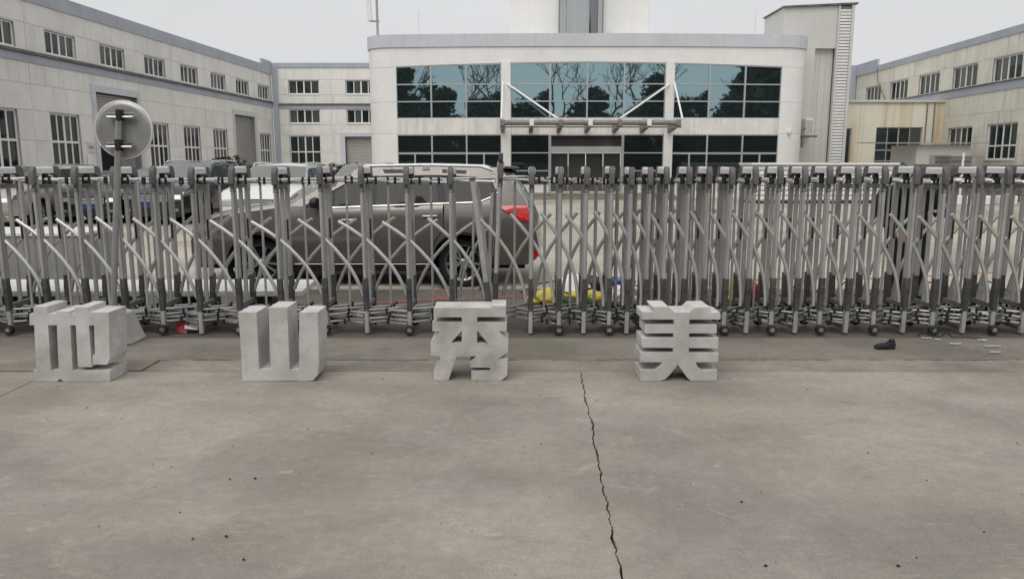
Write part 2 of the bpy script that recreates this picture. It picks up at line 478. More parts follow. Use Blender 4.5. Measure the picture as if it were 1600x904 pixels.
grit(70, M['pebble_w'], 'pale_grit', .002, .006, 5)

# ------------------------------------------------------------------ concrete character blocks
def glyph(name, label, xc, y0, depth, polys):
    vs, es, k = [], [], 0
    for p in polys:
        n = len(p)
        vs += [Vector(q) for q in p]
        es += [(k+i, k+(i+1) % n) for i in range(n)]
        k += n
    v2, e2, f2, *_ = delaunay_2d_cdt(vs, es, [], 0, 1e-4)
    def inside(pt, p):
        c = False
        for i in range(len(p)):
            (x1, y1), (x2, y2) = p[i], p[i-1]
            if (y1 > pt[1]) != (y2 > pt[1]) and pt[0] < (x2-x1)*(pt[1]-y1)/(y2-y1)+x1: c = not c
        return c
    bm = bmesh.new()
    bv = [bm.verts.new((v[0], 0, v[1])) for v in v2]
    for f in f2:
        c = sum((Vector(v2[i]) for i in f), Vector((0,0)))/len(f)
        if any(inside(c, p) for p in polys):
            bm.faces.new([bv[i] for i in f])
    for v in [v for v in bm.verts if not v.link_faces]: bm.verts.remove(v)
    bmesh.ops.dissolve_limit(bm, angle_limit=.02, verts=bm.verts, edges=bm.edges)
    g = bmesh.ops.extrude_face_region(bm, geom=bm.faces[:])
    bmesh.ops.translate(bm, verts=[e for e in g['geom'] if isinstance(e, bmesh.types.BMVert)], vec=(0, depth, 0))
    bmesh.ops.recalc_face_normals(bm, faces=bm.faces)
    me = bpy.data.meshes.new(name); bm.to_mesh(me); bm.free()
    me.materials.append(M['blockd' if 'stained' in label else 'blockc'])
    o = link(name, me, None, .007, 3, (xc, y0, .003))
    tag(o, label, 'concrete character', 'concrete characters standing in a row before the gate')
D_ = .265
glyph('concrete_character', 'pale concrete block cast as the character 地, leftmost of the row', -3.352, 5.585, D_, [[(-0.251, 0.581), (-0.151, 0.581), (-0.168, 0.085), (-0.28, 0.085)], [(-0.287, 0.527), (0.308, 0.527), (0.305, 0.439), (-0.295, 0.439)], [(-0.082, 0.545), (0.017, 0.545), (-0.003, 0.081), (-0.109, 0.081)], [(0.061, 0.576), (0.154, 0.576), (0.147, 0.113), (0.04, 0.113)], [(0.136, 0.537), (0.311, 0.537), (0.306, 0.437), (0.127, 0.437)], [(0.193, 0.443), (0.307, 0.443), (0.289, 0.181), (0.262, 0.131), (0.153, 0.133), (0.16, 0.206), (0.18, 0.219)], [(-0.302, 0.089), (0.281, 0.085), (0.274, 0.0), (-0.079, 0.0), (-0.105, 0.018), (-0.13, 0.0), (-0.311, 0.0)]])
glyph('concrete_character', 'pale concrete block cast as the three pronged character 山', -1.765, 5.59, D_, [[(-0.299, 0.537), (-0.162, 0.537), (-0.168, 0.086), (-0.148, 0.0), (-0.297, 0.0)], [(-0.071, 0.573), (0.07, 0.573), (0.066, 0.086), (0.059, 0.055), (-0.077, 0.055)], [(0.16, 0.537), (0.299, 0.537), (0.292, 0.136), (0.273, 0.04), (0.237, 0.003), (0.135, 0.0)], [(-0.299, 0.091), (0.285, 0.091), (0.273, 0.04), (0.237, 0.003), (-0.297, 0.0)]])
glyph('concrete_character', 'stained concrete block cast as the character 秀, straight before the grey car', -.325, 5.61, D_, [[(-0.268, 0.566), (0.169, 0.566), (0.169, 0.581), (0.279, 0.581), (0.279, 0.497), (-0.27, 0.495)], [(-0.055, 0.504), (0.061, 0.504), (0.059, 0.286), (-0.058, 0.286)], [(-0.28, 0.458), (0.287, 0.454), (0.283, 0.386), (-0.279, 0.386)], [(-0.221, 0.391), (-0.054, 0.393), (-0.14, 0.299), (-0.141, 0.193), (-0.229, 0.193), (-0.297, 0.201), (-0.295, 0.306)], [(0.065, 0.389), (0.103, 0.389), (0.224, 0.389), (0.297, 0.311), (0.294, 0.222), (0.214, 0.171), (0.138, 0.189), (0.142, 0.289)], [(-0.222, 0.301), (0.146, 0.289), (0.214, 0.171), (0.058, 0.191), (-0.224, 0.193)], [(-0.224, 0.196), (-0.096, 0.195), (-0.164, 0.0), (-0.276, 0.0), (-0.275, 0.081), (-0.227, 0.161)], [(0.058, 0.195), (0.214, 0.173), (0.292, 0.171), (0.288, 0.04), (0.245, 0.0), (0.013, 0.0), (0.013, 0.074), (0.15, 0.079), (0.165, 0.091), (0.15, 0.101), (0.007, 0.103), (0.001, 0.146)]])
glyph('concrete_character', 'pale concrete block cast as the character 美, rightmost of the row', 1.279, 5.6, D_, [[(-0.298, 0.538), (-0.199, 0.538), (-0.219, 0.578), (-0.097, 0.578), (-0.052, 0.535), (0.061, 0.535), (0.098, 0.574), (0.217, 0.576), (0.224, 0.535), (0.296, 0.533), (0.299, 0.478), (-0.296, 0.478)], [(-0.051, 0.486), (0.065, 0.486), (0.071, 0.133), (-0.05, 0.133)], [(-0.271, 0.439), (0.273, 0.439), (0.276, 0.372), (-0.269, 0.372)], [(-0.292, 0.338), (0.292, 0.338), (0.292, 0.256), (-0.29, 0.26)], [(-0.299, 0.223), (0.297, 0.22), (0.297, 0.146), (-0.297, 0.146)], [(-0.295, 0.081), (-0.183, 0.083), (-0.145, 0.118), (-0.128, 0.15), (-0.002, 0.15), (-0.018, 0.118), (-0.065, 0.053), (-0.102, 0.012), (-0.141, 0.0), (-0.293, 0.0)], [(-0.024, 0.15), (0.122, 0.15), (0.143, 0.108), (0.178, 0.081), (0.293, 0.086), (0.294, 0.0), (0.094, 0.0), (0.063, 0.027), (0.002, 0.108)]])
# broken concrete wedge behind the first block
wd = MB().prism([(0, 0), (.42, 0), (.395, .06), (.33, .27), (.20, .30), (0, .30)], lambda x, y, s_: (-3.915+x-(.03*y if s_ else 0), 6.74+s_*.30+x*.06, .003+y)).build('concrete_wedge', M['chunk'], bevel=.012, seg=2)
tag(wd, 'broken sloping concrete wedge lying behind the leftmost character block', 'concrete lump')

# ------------------------------------------------------------------ retractable gate
ZP = .93
DG = .43        # depth of a gate frame, front to rear
frame_parts = []
def rrect(w, d, c=.006):
    a, b = w/2, d/2
    return [(-a+c,-b),(a-c,-b),(a,-b+c),(a,b-c),(a-c,b),(-a+c,b),(-a,b-c),(-a,-b+c)]
def vpost(b, x, y, w, d, z0, z1):
    return b.prism(rrect(w, d), lambda px, py, s_: (x+px, y+py, z1 if s_ else z0))
def head_mesh(flip):
    b = MB()
    prof = [(-.020,1.445),(-.022,1.50),(-.019,1.54),(-.012,1.570),(0,1.594),(.015,1.610),(.028,1.616),(.118 if flip else .040,1.617),(.118 if flip else .041,1.54),(.050 if flip else .038,1.52),(.038,1.49),(.035,1.445)]
    b.prism(prof, lambda y, z, s_: ((s_-.5)*.050, (DG-y) if flip else y, z))
    for z in (1.428, 1.404, 1.382):
        b.lathe([(.0,z-.008),(.024,z-.008),(.027,z),(.024,z+.008),(0,z+.008)], Matrix.Translation((0, DG-.018 if flip else .018, 0)), 12)
    b.lathe([(.019,1.375),(.019,1.44)], Matrix.Translation((0, DG-.018 if flip else .018, 0)), 12)
    return b
def sleeve_mesh(flip):
    b = MB()
    prof = [(-.008,.552),(.060,.552),(.063,.47),(.074,.40),(.071,.33),(.052,.225),(.008,.225),(.006,.33),(-.006,.42)]
    b.prism(prof, lambda y, z, s_: ((s_-.5)*.047, (DG-y) if flip else y, z))
    for z in (.455, .43):
        b.lathe([(0,z-.007),(.026,z-.007),(.028,z),(.026,z+.007),(0,z+.007)], Matrix.Translation((0, DG-.01 if flip else .01, 0)), 10)
    return b
def make_frame(gate, x, wheel, end=False):
    f = MB().box(-.016,.076,1.405,.016,DG-.076,1.450).build('gate_frame', M['beam'], gate, bevel=.003, loc=(x,0,0))
    MB().box(-.020,.06,.250,.020,DG-.06,.298).build('lower_beam', M['beam'], f, bevel=.003)
    if not wheel: MB().box(-.013,.062,.035,.013,DG-.062,.07).build('foot_beam', M['beam'], f, bevel=.003)
    for fl in (0, 1):
        Y = (lambda y: DG-y) if fl else (lambda y: y)
        p = MB(); vpost(p, 0, Y(.050), .042, .048, .53, 1.50); p.build('post', M['post'], f)
        t = MB().tube([(0,Y(.014),.50),(0,Y(.010),1.40)], .0155, 10); t.build('tube', M['post'], f, smooth=True)
        head_mesh(fl).build('post_head', M['plastic_grey'], f, smooth=True, bevel=.006, seg=2)
        sleeve_mesh(fl).build('sleeve', M['plastic'], f, smooth=True, bevel=.005)
        l = MB(); vpost(l, 0, Y(.035), .040, .050, .012 if not wheel else .075, .24); l.build('leg', M['post'] if (fl == 0) else M['plastic'], f)
        if wheel:
            Mx = Matrix.Translation((0, Y(-.004), .046)) @ Matrix.Rotation(R(90), 4, 'X')
            w = MB().lathe([(0,-.03),(.040,-.03),(.046,-.022),(.046,.022),(.040,.03),(.033,.031),(.031,.024),(0,.024)], Mx, 20)
            w.build('wheel', M['black'], f, smooth=True)
            if fl == 0:
                h = MB().lathe([(0,.034),(.009,.034),(.010,.025)], Mx, 10)
                for k in range(8):
                    a = k*PI/4
                    h.beam(Mx @ Vector((.006*math.cos(a), .006*math.sin(a), .027)), Mx @ Vector((.030*math.cos(a), .030*math.sin(a), .027)), .008, .005, (0,1,0))
                h.build('wheel_hub', M['chrome'], f)
    m_ = MB(); vpost(m_, 0, DG/2, .040, .024, .295, 1.408); m_.build('middle_post', M['post'], f)
    c = MB().prism([(-.033,1.548),(.033,1.548),(.033,1.599),(.025,1.611),(-.025,1.611),(-.033,1.599)], lambda px, z, s_: (px, .042+s_*(DG-.162), z))
    c.build('cap', M['cap'], f, bevel=.003)
    u = MB().box(-.018,DG/2-.025,1.452,.018,DG/2+.025,1.548); u.build('cap_bracket', M['black'], f)
    s_ = MB().box(-.007,DG-.083,.90,.007,DG-.0755,1.10); s_.build('slot', M['black'], f)
    return f
def bez(p, c, q, n=9):
    p, c, q = Vector(p), Vector(c), Vector(q)
    return [p*(1-t)**2 + c*2*t*(1-t) + q*t*t for t in (i/n for i in range(n+1))]
def scissor(gate, x, s, side, y, m, zoff=0.):
    """side +1: upper end to the left, lower end to the right"""
    th = R(max(-22, min(3, (s-.40)/.18*20)))*1.0
    ct, st = math.cos(th), math.sin(th)
    pts = []
    for px, pz in ((-.244,.177),(-.12,.093),(0,0),(.10,-.098),(.19,-.205),(.25,-.29),(.297,-.376),(.340,-.470),(.372,-.560)):
        pts.append((x + side*(px*ct - pz*st), y, ZP + zoff + px*st + pz*ct))
    b = MB().tube(pts, .0175, 10)
    o = b.build('scissor_bar', m, gate, smooth=True)
    return o
def lattice(gate, x0, x1, z, y0, y1, knobs=True, r=.0115, m='lat'):
    b = MB().tube([(x0,y0,z),((x0+x1)/2,(y0+y1)/2,z+.004),(x1,y1,z)], r, 8)
    b.build('lattice_bar', M[m], gate, smooth=True)
def gate_leaf(name, label, xs, w0, skip_first=False, skip_last=False):
    gate = thing(name, label, 'retractable gate', (0, 7.2, 0), 0, 'leaves of the retractable gate')
    kn = MB()
    rr = random.Random(len(xs))
    for i, x in enumerate(xs):
        f = make_frame(gate, x, (i % 2) == w0)
        f.location.z = rr.uniform(-.006, .006)
        f.rotation_euler = (rr.uniform(-.006, .006), rr.uniform(-.008, .008), rr.uniform(-.03, .03))
        if i+1 < len(xs):
            s = xs[i+1]-x
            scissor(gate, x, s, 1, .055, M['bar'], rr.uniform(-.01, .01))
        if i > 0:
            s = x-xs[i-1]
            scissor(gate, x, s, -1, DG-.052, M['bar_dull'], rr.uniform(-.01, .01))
        if i+1 < len(xs):
            x1 = xs[i+1]; s = x1-x; mx_ = x+s/2
            z = 1.496 + rr.uniform(-.008, .008)
            lattice(gate, x-.02, x1+.02, z, .07, DG-.09, m='bar')
            lattice(gate, x-.02, x1+.02, z-.027, DG-.09, .07, m='bar')
            for (qx0, qy0, qx1, qy1) in ((x, .20, mx_+.02, .06), (mx_-.02, .36, x1, .20)):
                lattice(gate, qx0, qx1, z-.013+rr.uniform(-.006,.006), qy0, qy1, m='bar_dull')
            for (kx, ky) in ((x+s*.28,.07),(x1-s*.28,.07),(x+.03,.10),(mx_,.20),(x1-.03,.31),(x+.03,.31),(x1-.03,.10)):
                kn.lathe([(0,-.045),(.013,-.045),(.013,.022),(0,.022)], Matrix.Translation((kx, ky, z)), 8)
            for lv, zz in enumerate((.236, .196, .160, .128)):
                e = .06*(lv % 2)
                za, zb = zz+rr.uniform(-.012,.012), zz-.02+rr.uniform(-.012,.012)
                b = MB()
                for q0, q1, zq in ((.03,.21,za),(.21,.40,za-.006),(.21,.03,zb),(.40,.21,zb-.006)):
                    b.tube([(x-.03+e,q0,zq),(x1+.03-e,q1,zq+rr.uniform(-.006,.006))], .0115, 8)
                b.build('lattice_bar', M['lat'], gate, smooth=True)
                for ky in (.04,.13,.21,.30,.39):
                    kn.lathe([(0,-.032),(.012,-.032),(.012,.018),(0,.018)], Matrix.Translation((mx_+rr.uniform(-.03,.03), ky, zz)), 7)
                    kn.lathe([(0,-.032),(.012,-.032),(.012,.018),(0,.018)], Matrix.Translation((x+rr.uniform(-.02,.02), ky, zz)), 7)
            rods = [(mx_, DG/2)]
            if x < -3.5: rods += [(mx_+.02, .06), (mx_-.02, DG-.05)]
            if s < .3: rods.append((mx_+.01, DG-.05))
            for rx, ry in rods:
                MB().tube([(rx,ry,.22),(rx,ry,1.475)], .0125, 8).build('lattice_rod', M['post'], gate, smooth=True)
    kn.build('joint_knobs', M['black'], gate)['kind'] = 'stuff'
    return gate
XL = [-6.06, -5.68, -5.294, -4.902, -4.516, -4.136, -3.762, -3.403, -3.039, -2.653, -2.249, -1.812, -1.417, -.997, -.581]
XR = [.18, .458, .699, .947, 1.12, 1.30, 1.47, 1.67, 1.869, 2.068, 2.291, 2.529, 2.767, 3.003, 3.265, 3.527, 3.823, 4.106, 4.41, 4.691, 4.992, 5.28, 5.58, 5.88, 6.18]
GL = gate_leaf('retractable_gate', 'wide spread steel gate leaf stretching from the left edge to before the car', XL, 1)
GR = gate_leaf('retractable_gate', 'tightly bunched steel gate leaf filling the right half', XR, 1)
# bent end of the left leaf
ef = MB().box(-.016,.076,1.405,.016,DG-.076,1.450).build('end_frame', M['beam'], GL, loc=(-.19,0,0))
MB().box(-.020,.06,.250,.020,DG-.06,.298).build('lower_beam', M['beam'], ef)
ef.rotation_euler = (0, R(-7), 0)
for y in (.03, DG-.03):
    b = MB(); vpost(b, 0, y, .05, .05, .50, 1.50); b.build('post', M['post'], ef)
    b = MB(); vpost(b, 0, y, .054, .056, .19, .52); b.build('sleeve', M['plastic'], ef)
MB().box(-.03,.0,1.50,.03,.06,1.525).build('post_head', M['plastic'], ef)
b = MB(); vpost(b, .03, DG/2, .036, .024, .30, 1.41); b.build('middle_post', M['post'], ef)
scissor(GL, -.581, .36, 1, .055, M['bar']); scissor(GL, -.30, .28, -1, DG-.052, M['bar_dull'])
for i, z in enumerate((1.50, 1.474)):
    lattice(GL, -.60, -.16, z, .10+.2*i, .32-.2*i, m='bar')
for z in (.24, .2, .15):
    lattice(GL, -.60, -.16, z, .05, .36); lattice(GL, -.60, -.16, z-.02, .37, .08)
MB().tube([(-.40,.25,.22),(-.37,.25,1.475)], .0125, 8).build('lattice_rod', M['post'], GL, smooth=True)
# taller leading frame of the right leaf with its latch
lf = make_frame(GR, -.118, True)
lf.rotation_euler = (0, R(2.6), 0); lf.location = (-.178, 0, .055)
lf.scale = (1, 1, 1.0)
MB().box(-.02,-.03,1.612,.02,.05,1.69).build('latch_block', M['plastic'], lf, bevel=.01)
MB().box(-.075,.30,.80,-.02,.36,1.02).box(-.10,.31,.93,.03,.35,.96).box(-.06,.20,.70,-.03,.24,1.35).build('latch', M['beam'], lf, bevel=.004)
MB().box(-.09,.20,.42,-.05,.28,1.30).build('latch_rail', M['post'], lf)
scissor(GR, -.13, .31, 1, .055, M['bar']); scissor(GR, .18, .31, -1, DG-.052, M['bar_dull'])
for i, z in enumerate((1.515, 1.488)):
    lattice(GR, -.14, .20, z, .10+.2*i, .32-.2*i, m='bar')
for z in (.24, .2, .15):
    lattice(GR, -.14, .20, z, .05, .36); lattice(GR, -.14, .20, z-.02, .37, .08)
MB().tube([(.02,.25,.22),(.03,.25,1.475)], .0125, 8).build('lattice_rod', M['post'], GR, smooth=True)

# ------------------------------------------------------------------ round convex mirror seen from behind, on its leaning pole
mr = thing('convex_mirror', 'round traffic mirror seen from behind on a leaning grey pole', 'traffic mirror', (-3.60, 6.62, 0))
top = Vector((.235, 0, 2.03))
MB().tube([(0,0,-.002), (.115,0,1.0), top], .026, 14).build('pole', M['galv'], mr, smooth=True)
Mm = Matrix.Translation((.235, -.055, 1.935)) @ Matrix.Rotation(R(-90+4), 4, 'X') @ Matrix.Rotation(R(0), 4, 'Z')
MB().lathe([(0,.002),(.10,.003),(.20,.006),(.236,.010),(.244,.018),(.247,.026),(.243,.036),(.232,.034),(.2,.06),(0,.10)], Matrix.Translation((.235, .045, 1.935)) @ Matrix.Rotation(R(-90), 4, 'X'), 56).build('mirror_disc', M['mirror_back'], mr, smooth='full')
MB().lathe([(.240,.010),(.249,.012),(.250,.034),(.243,.040),(.238,.03),(.240,.010)], Matrix.Translation((.235, .045, 1.935)) @ Matrix.Rotation(R(-90), 4, 'X'), 56).build('rim', M['cap'], mr, smooth=True)
for dz in (.115, -.135):
    x0 = .235 + dz*.12
    MB().box(x0-.115,-.002,1.935+dz-.022,x0+.115,.030,1.935+dz+.004).box(x0-.115,-.004,1.935+dz+.012,x0+.115,.028,1.935+dz+.022).build('bracket', M['chrome'], mr, bevel=.003)
    MB().box(x0-.024,-.04,1.935+dz-.045,x0+.020,.03,1.935+dz+.05).build('clamp', M['black'], mr, bevel=.006)
    MB().tube([(x0-.11,-.012,1.935+dz-.012),(x0+.11,-.012,1.935+dz-.012)], .009, 8).build('bolt', M['bar'], mr, smooth=True)

# ------------------------------------------------------------------ cars
def arc(cx, cz, r, a0, a1, n=14):
    return [(cx+r*math.cos(R(a0+(a1-a0)*i/n)), cz+r*math.sin(R(a0+(a1-a0)*i/n))) for i in range(n+1)]
def in_poly(pt, p):
    c = False
    for i in range(len(p)):
        (x1, y1), (x2, y2) = p[i], p[i-1]
        if (y1 > pt[1]) != (y2 > pt[1]) and pt[0] < (x2-x1)*(pt[1]-y1)/(y2-y1)+x1: c = not c
    return c
WB = 2.71
def car(name, label, loc, rz, paint, group=None, zs=1., detail=False, cat='car', roof_rail=True, hood_up=0., beltdark=True):
    c = thing(name, label, cat, loc, rz, group)
    Wd = .93
    def Yh(x, z):
        y = Wd
        if x < -.1: y *= 1 - .16*min(1, (-.1-x)/.85)**2
        if x > 2.9: y *= 1 - .09*min(1, (x-2.9)/.85)**2
        if z > 1.03: y -= .40*(z-1.03) + .03*min(1, (z-1.03)/.03)
        else: y -= .05*((z-.78)/.5)**2
        if .86 < z <= 1.03: y -= .018*(z-.86)/.17
        return y
    Z = lambda z: z*zs if z < .6 else .6*zs + (z-.6)*zs
    def pan(nm, poly, m, off=0., step=.11, rim=True, parent=None):
        xs_ = [p[0] for p in poly]; zs_ = [p[1] for p in poly]
        dens = []
        for i in range(len(poly)):
            a, b2 = poly[i-1], poly[i]
            n = max(1, int(math.dist(a, b2)/step))
            dens += [(a[0]+(b2[0]-a[0])*k/n, a[1]+(b2[1]-a[1])*k/n) for k in range(1, n+1)]
        vs = [Vector(p) for p in dens]; n0 = len(vs)
        x = min(xs_)+step*.5
        while x < max(xs_):
            z = min(zs_)+step*.45
            while z < max(zs_):
                if in_poly((x, z), poly) and min(math.dist((x, z), q) for q in dens) > step*.4: vs.append(Vector((x, z)))
                z += step
            x += step
        v2, e2, f2, *_ = delaunay_2d_cdt(vs, [(i, (i+1) % n0) for i in range(n0)], [], 0, 1e-4)
        f2 = [f for f in f2 if in_poly(sum((Vector(v2[i]) for i in f), Vector((0,0)))/len(f), poly)]
        for sd in (-1, 1):
            b = MB()
            b.add([(v[0], sd*(Yh(v[0], v[1])+off), Z(v[1])) for v in v2], f2)
            if rim:
                k = len(dens)
                b.add([(p[0], sd*(Yh(*p)+off), Z(p[1])) for p in dens] + [(p[0], sd*(Yh(*p)+off-.03), Z(p[1])) for p in dens],
                      [(i, (i+1) % k, (i+1) % k+k, i+k) for i in range(k)])
            bm = bmesh.new(); me = bpy.data.meshes.new(nm); me.from_pydata(b.v, [], b.f); bm.from_mesh(me)
            bmesh.ops.remove_doubles(bm, verts=bm.verts, dist=.0005)
            bmesh.ops.recalc_face_normals(bm, faces=bm.faces)
            bm.to_mesh(me); bm.free(); me.materials.append(m)
            me.polygons.foreach_set('use_smooth', [True]*len(me.polygons)); me.set_sharp_from_angle(angle=R(40))
            link(nm, me, parent or c)
    def loft(nm, line, m, bulge=0., crown=0., n=12, off=0., shrink=0., parent=None, ends=None):
        b = MB(); vs, fs = [], []
        for k, (x, z) in enumerate(line):
            bl = bulge if not isinstance(bulge, (list, tuple)) else bulge[k]
            cr = crown if not isinstance(crown, (list, tuple)) else crown[k]
            for i in range(n+1):
                t = -1+2*i/n
                q = (1-t*t)
                vs.append((x+bl*q, t*(Yh(x, z)-shrink), Z(z)+cr*q+off))
        for k in range(len(line)-1):
            for i in range(n):
                a = k*(n+1)+i
                fs.append((a, a+1, a+n+2, a+n+1))
        b.add(vs, fs)
        return b.build(nm, m, parent or c, smooth='full')
    # body sides
    pan('body', [(-.90,.30),(-.97,.45),(-.96,.62),(-.90,.78),(-.72,.90),(-.35,.985),(.1,1.04),(.40,1.085),(.615,1.068),(.615,.30)] + arc(0,.33,.415,-4,184)[0:] , paint)
    pan('front_door', [(.625,1.062),(1.505,1.087),(1.505,.335),(.625,.335)], paint)
    pan('rear_door', [(1.515,1.088),(2.462,1.12),(2.462,.80),(2.335,.62),(2.272,.335),(1.515,.335)], paint)
    pan('rear_quarter', [(2.472,1.12),(2.93,1.137),(3.17,1.25),(3.07,1.50),(3.27,1.515),(3.44,1.31),(3.58,1.09),(3.66,.92),(3.70,.70),(3.73,.55),(3.70,.38),(3.58,.30)] + arc(WB,.33,.415,-4,184) + [(2.282,.335),(2.345,.615),(2.472,.796)], paint)
    pan('sill', [(.43,.33),(2.26,.33),(2.27,.21),(.43,.21)], M['trim'], -.01)
    pan('window_surround', [(.60,1.07),(1.0,1.075),(1.51,1.088),(2.46,1.122),(2.93,1.138),(3.17,1.25),(3.08,1.452),(2.4,1.482),(1.46,1.47),(1.25,1.424),(.95,1.25)], M['trim'], -.006)
    pan('roof_side', [(.40,1.088),(.59,1.078),(.94,1.262),(1.25,1.434),(1.46,1.479),(2.4,1.491),(3.08,1.461),(3.07,1.505),(3.27,1.517),(3.2,1.532),(2.4,1.567),(1.6,1.562),(1.25,1.522),(.80,1.31)], paint, .001, .09)
    # glass
    g = M['cglass']
    pan('door_window', [(1.02,1.082),(1.455,1.096),(1.455,1.462),(1.28,1.425),(1.02,1.285)], g, .001, rim=False)
    pan('corner_window', [(.70,1.08),(.99,1.082),(.99,1.27),(.93,1.235)], g, .001, rim=False)
    pan('door_window', [(1.57,1.098),(2.40,1.126),(2.34,1.474),(1.57,1.466)], g, .001, rim=False)
    pan('quarter_window', [(2.50,1.132),(2.92,1.147),(3.14,1.253),(3.05,1.445),(2.44,1.473)], g, .001, rim=False)
    # chrome belt line
    if detail:
        pts = [(.95,1.068),(1.51,1.088),(2.46,1.122),(2.93,1.138),(3.08,1.20),(3.18,1.262)]
        for sd in (-1, 1):
            MB().tube([(x, sd*(Yh(x, z-.03)+.002), Z(z)) for x, z in pts], .008, 6).build('belt_trim', M['chrome'], c, smooth=True)
            MB().tube([(x, sd*(Yh(x, .30)+.006), Z(.315)) for x in (.46, 1.0, 1.6, 2.24)], .005, 6).build('sill_trim', M['trim_chrome'], c, smooth=True)
        for x0, z0 in ((1.20, .905), (2.28, .955)):
            for sd in (-1, 1):
                MB().tube([(x0-.09, sd*(Yh(x0, z0)+.012), Z(z0)), (x0, sd*(Yh(x0, z0)+.034), Z(z0)+.004), (x0+.10, sd*(Yh(x0, z0)+.014), Z(z0)+.004)], .014, 8).build('door_handle', M['trim_chrome'], c, smooth=True)
                MB().tube([(x0-.05, sd*(Yh(x0, z0)-.004), Z(z0)+.012), (x0+.03, sd*(Yh(x0, z0)-.004), Z(z0)+.014)], .02, 8).build('handle_recess', M['trim'], c, smooth=True)
    # top surfaces
    loft('bonnet', [(-.90,.78),(-.72,.90),(-.35,.985),(.1,1.04),(.40,1.085),(.47,1.095)], paint, [-.10,-.10,-.08,-.04,.0,.0], [.02,.055,.07,.07,.05,.04])
    loft('windscreen', [(.40,1.088),(.80,1.31),(1.25,1.522)], M['wglass'], [-.12,-.10,-.08], [.0,.02,.035])
    loft('roof', [(1.25,1.522),(1.6,1.562),(2.4,1.567),(3.2,1.532),(3.34,1.50)], paint, [-.08,-.02,0,.08,.16], [.035,.055,.06,.05,.04])
    loft('rear_window', [(3.27,1.515),(3.44,1.31),(3.58,1.09)], M['wglass'], [.12,.12,.10], [.0,.0,.0], off=-.002)
    loft('tailgate', [(3.58,1.09),(3.66,.92),(3.70,.70)], paint, .10)
    loft('rear_bumper', [(3.70,.70),(3.73,.55),(3.70,.38),(3.58,.30)], paint, .10)
    loft('front_bumper', [(-.90,.78),(-.96,.62),(-.97,.45),(-.90,.30),(-.80,.22)], paint, -.10)
    # spoiler and rails
    MB().prism([(3.16,1.585),(3.42,1.575),(3.48,1.555),(3.44,1.535),(3.2,1.55)], lambda x, z, s_: (x, -.60+1.2*s_, Z(z)+.03)).build('spoiler', paint, c, bevel=.01)
    if roof_rail:
        for sd in (-1, 1):
            b = MB()
            b.tube([(1.30, sd*.675, Z(1.552)), (1.42, sd*.68, Z(1.61)), (2.2, sd*.685, Z(1.625)), (2.95, sd*.68, Z(1.605)), (3.12, sd*.67, Z(1.55))], .021, 8)
            b.box(2.17, sd*.685-.02, Z(1.56), 2.27, sd*.685+.02, Z(1.615))
            b.build('roof_rail', M['rail'], c, smooth=True)
    # dark inner hull closing wheel wells and cabin
    MB().box(-.80,-.60,.22,3.55,.60,.80*zs).box(.42,-.80,.22,2.29,.80,1.0*zs).box(.7,-.60,.8*zs,3.2,.60,1.04*zs).build('underbody', M['dark'], c)
    for wx in (0, WB):
        for sd in (-1, 1):
            b = MB()
            b.lathe([(.40,-.20),(.40,.0)], Matrix.Translation((wx, sd*.84-(.0 if sd < 0 else .0), .33)) @ Matrix.Rotation(R(90*sd), 4, 'X'), 24)
            b.build('wheel_arch_liner', M['dark'], c, recalc=False)
    # wheels
    for wx in (0, WB):
        for sd in (-1, 1):
            Mx = Matrix.Translation((wx, sd*.815, .335)) @ Matrix.Rotation(R(90) if sd < 0 else R(-90), 4, 'X')
            w = MB().lathe([(.23,.075),(.245,.098),(.285,.103),(.318,.09),(.333,.06),(.335,0),(.333,-.07),(.30,-.1),(.23,-.1)], Mx, 36).build('wheel', M['tyre'], c, smooth=True)
            rb = MB().lathe([(.236,.088),(.243,.092),(.240,.06),(.222,.045),(.215,-.06)], Mx, 36)
            rb.lathe([(0,.062),(.03,.064),(.045,.055),(.05,.04)], Mx, 18)
            ns = 10
            for k in range(ns):
                a = 2*PI*k/ns + (.09 if k % 2 else -.09) 
                ca, sa = math.cos(a), math.sin(a)
                rb.beam(Mx @ Vector((.03*ca, .03*sa, .045)), Mx @ Vector((.228*ca, .228*sa, .070)), .026, .022, Mx.to_3x3() @ Vector((0,0,1)))
            rb.build('rim', M['rim'], w, smooth=True)
            MB().lathe([(0,.0),(.225,.0)], Mx, 24).build('brake_shadow', M['dark'], w)
    # lamps
    pan('tail_lamp', [(3.20,1.085),(3.38,1.098),(3.575,1.09),(3.645,.95),(3.65,.905),(3.55,.885),(3.44,.91),(3.33,.985)], M['tail'], .013)
    pan('lamp_lens', [(3.40,1.045),(3.56,1.055),(3.62,.93),(3.60,.90),(3.47,.935)], M['lens'], .017, rim=False)
    pan('rear_reflector', [(3.66,.48),(3.728,.485),(3.728,.41),(3.67,.40)], M['tail'], .006, rim=False)
    pan('headlamp', [(-.915,.74),(-.85,.83),(-.55,.905),(-.42,.90),(-.60,.80),(-.80,.72)], M['lamp'], .008)
    # front face
    fx = lambda y, z: -.96 - .10*(1-(y/.78)**2)
    def front(nm, y0, y1, z0, z1, m, off, n=8, parent=None, lean=0.):
        b = MB(); vs, fs = [], []
        for iz in range(2):
            z = (z0, z1)[iz]
            for i in range(n+1):
                y = y0+(y1-y0)*i/n
                for d in (off, -.05):
                    vs.append((fx(y, z)-d+lean*iz, y, Z(z)))
        m2 = (n+1)*2
        for i in range(n):
            a = i*2
            fs += [(a, a+2, a+2+m2, a+m2), (a, a+1, a+3, a+2), (a+m2, a+m2+2, a+m2+3, a+m2+1)]
        fs += [(0, m2, m2+1, 1), (n*2, n*2+1, n*2+1+m2, n*2+m2)]
        b.add(vs, fs)
        return b.build(nm, m, parent or c)
    gr = front('grille', -.46, .46, .58, .79, M['trim'], .012, lean=.03)
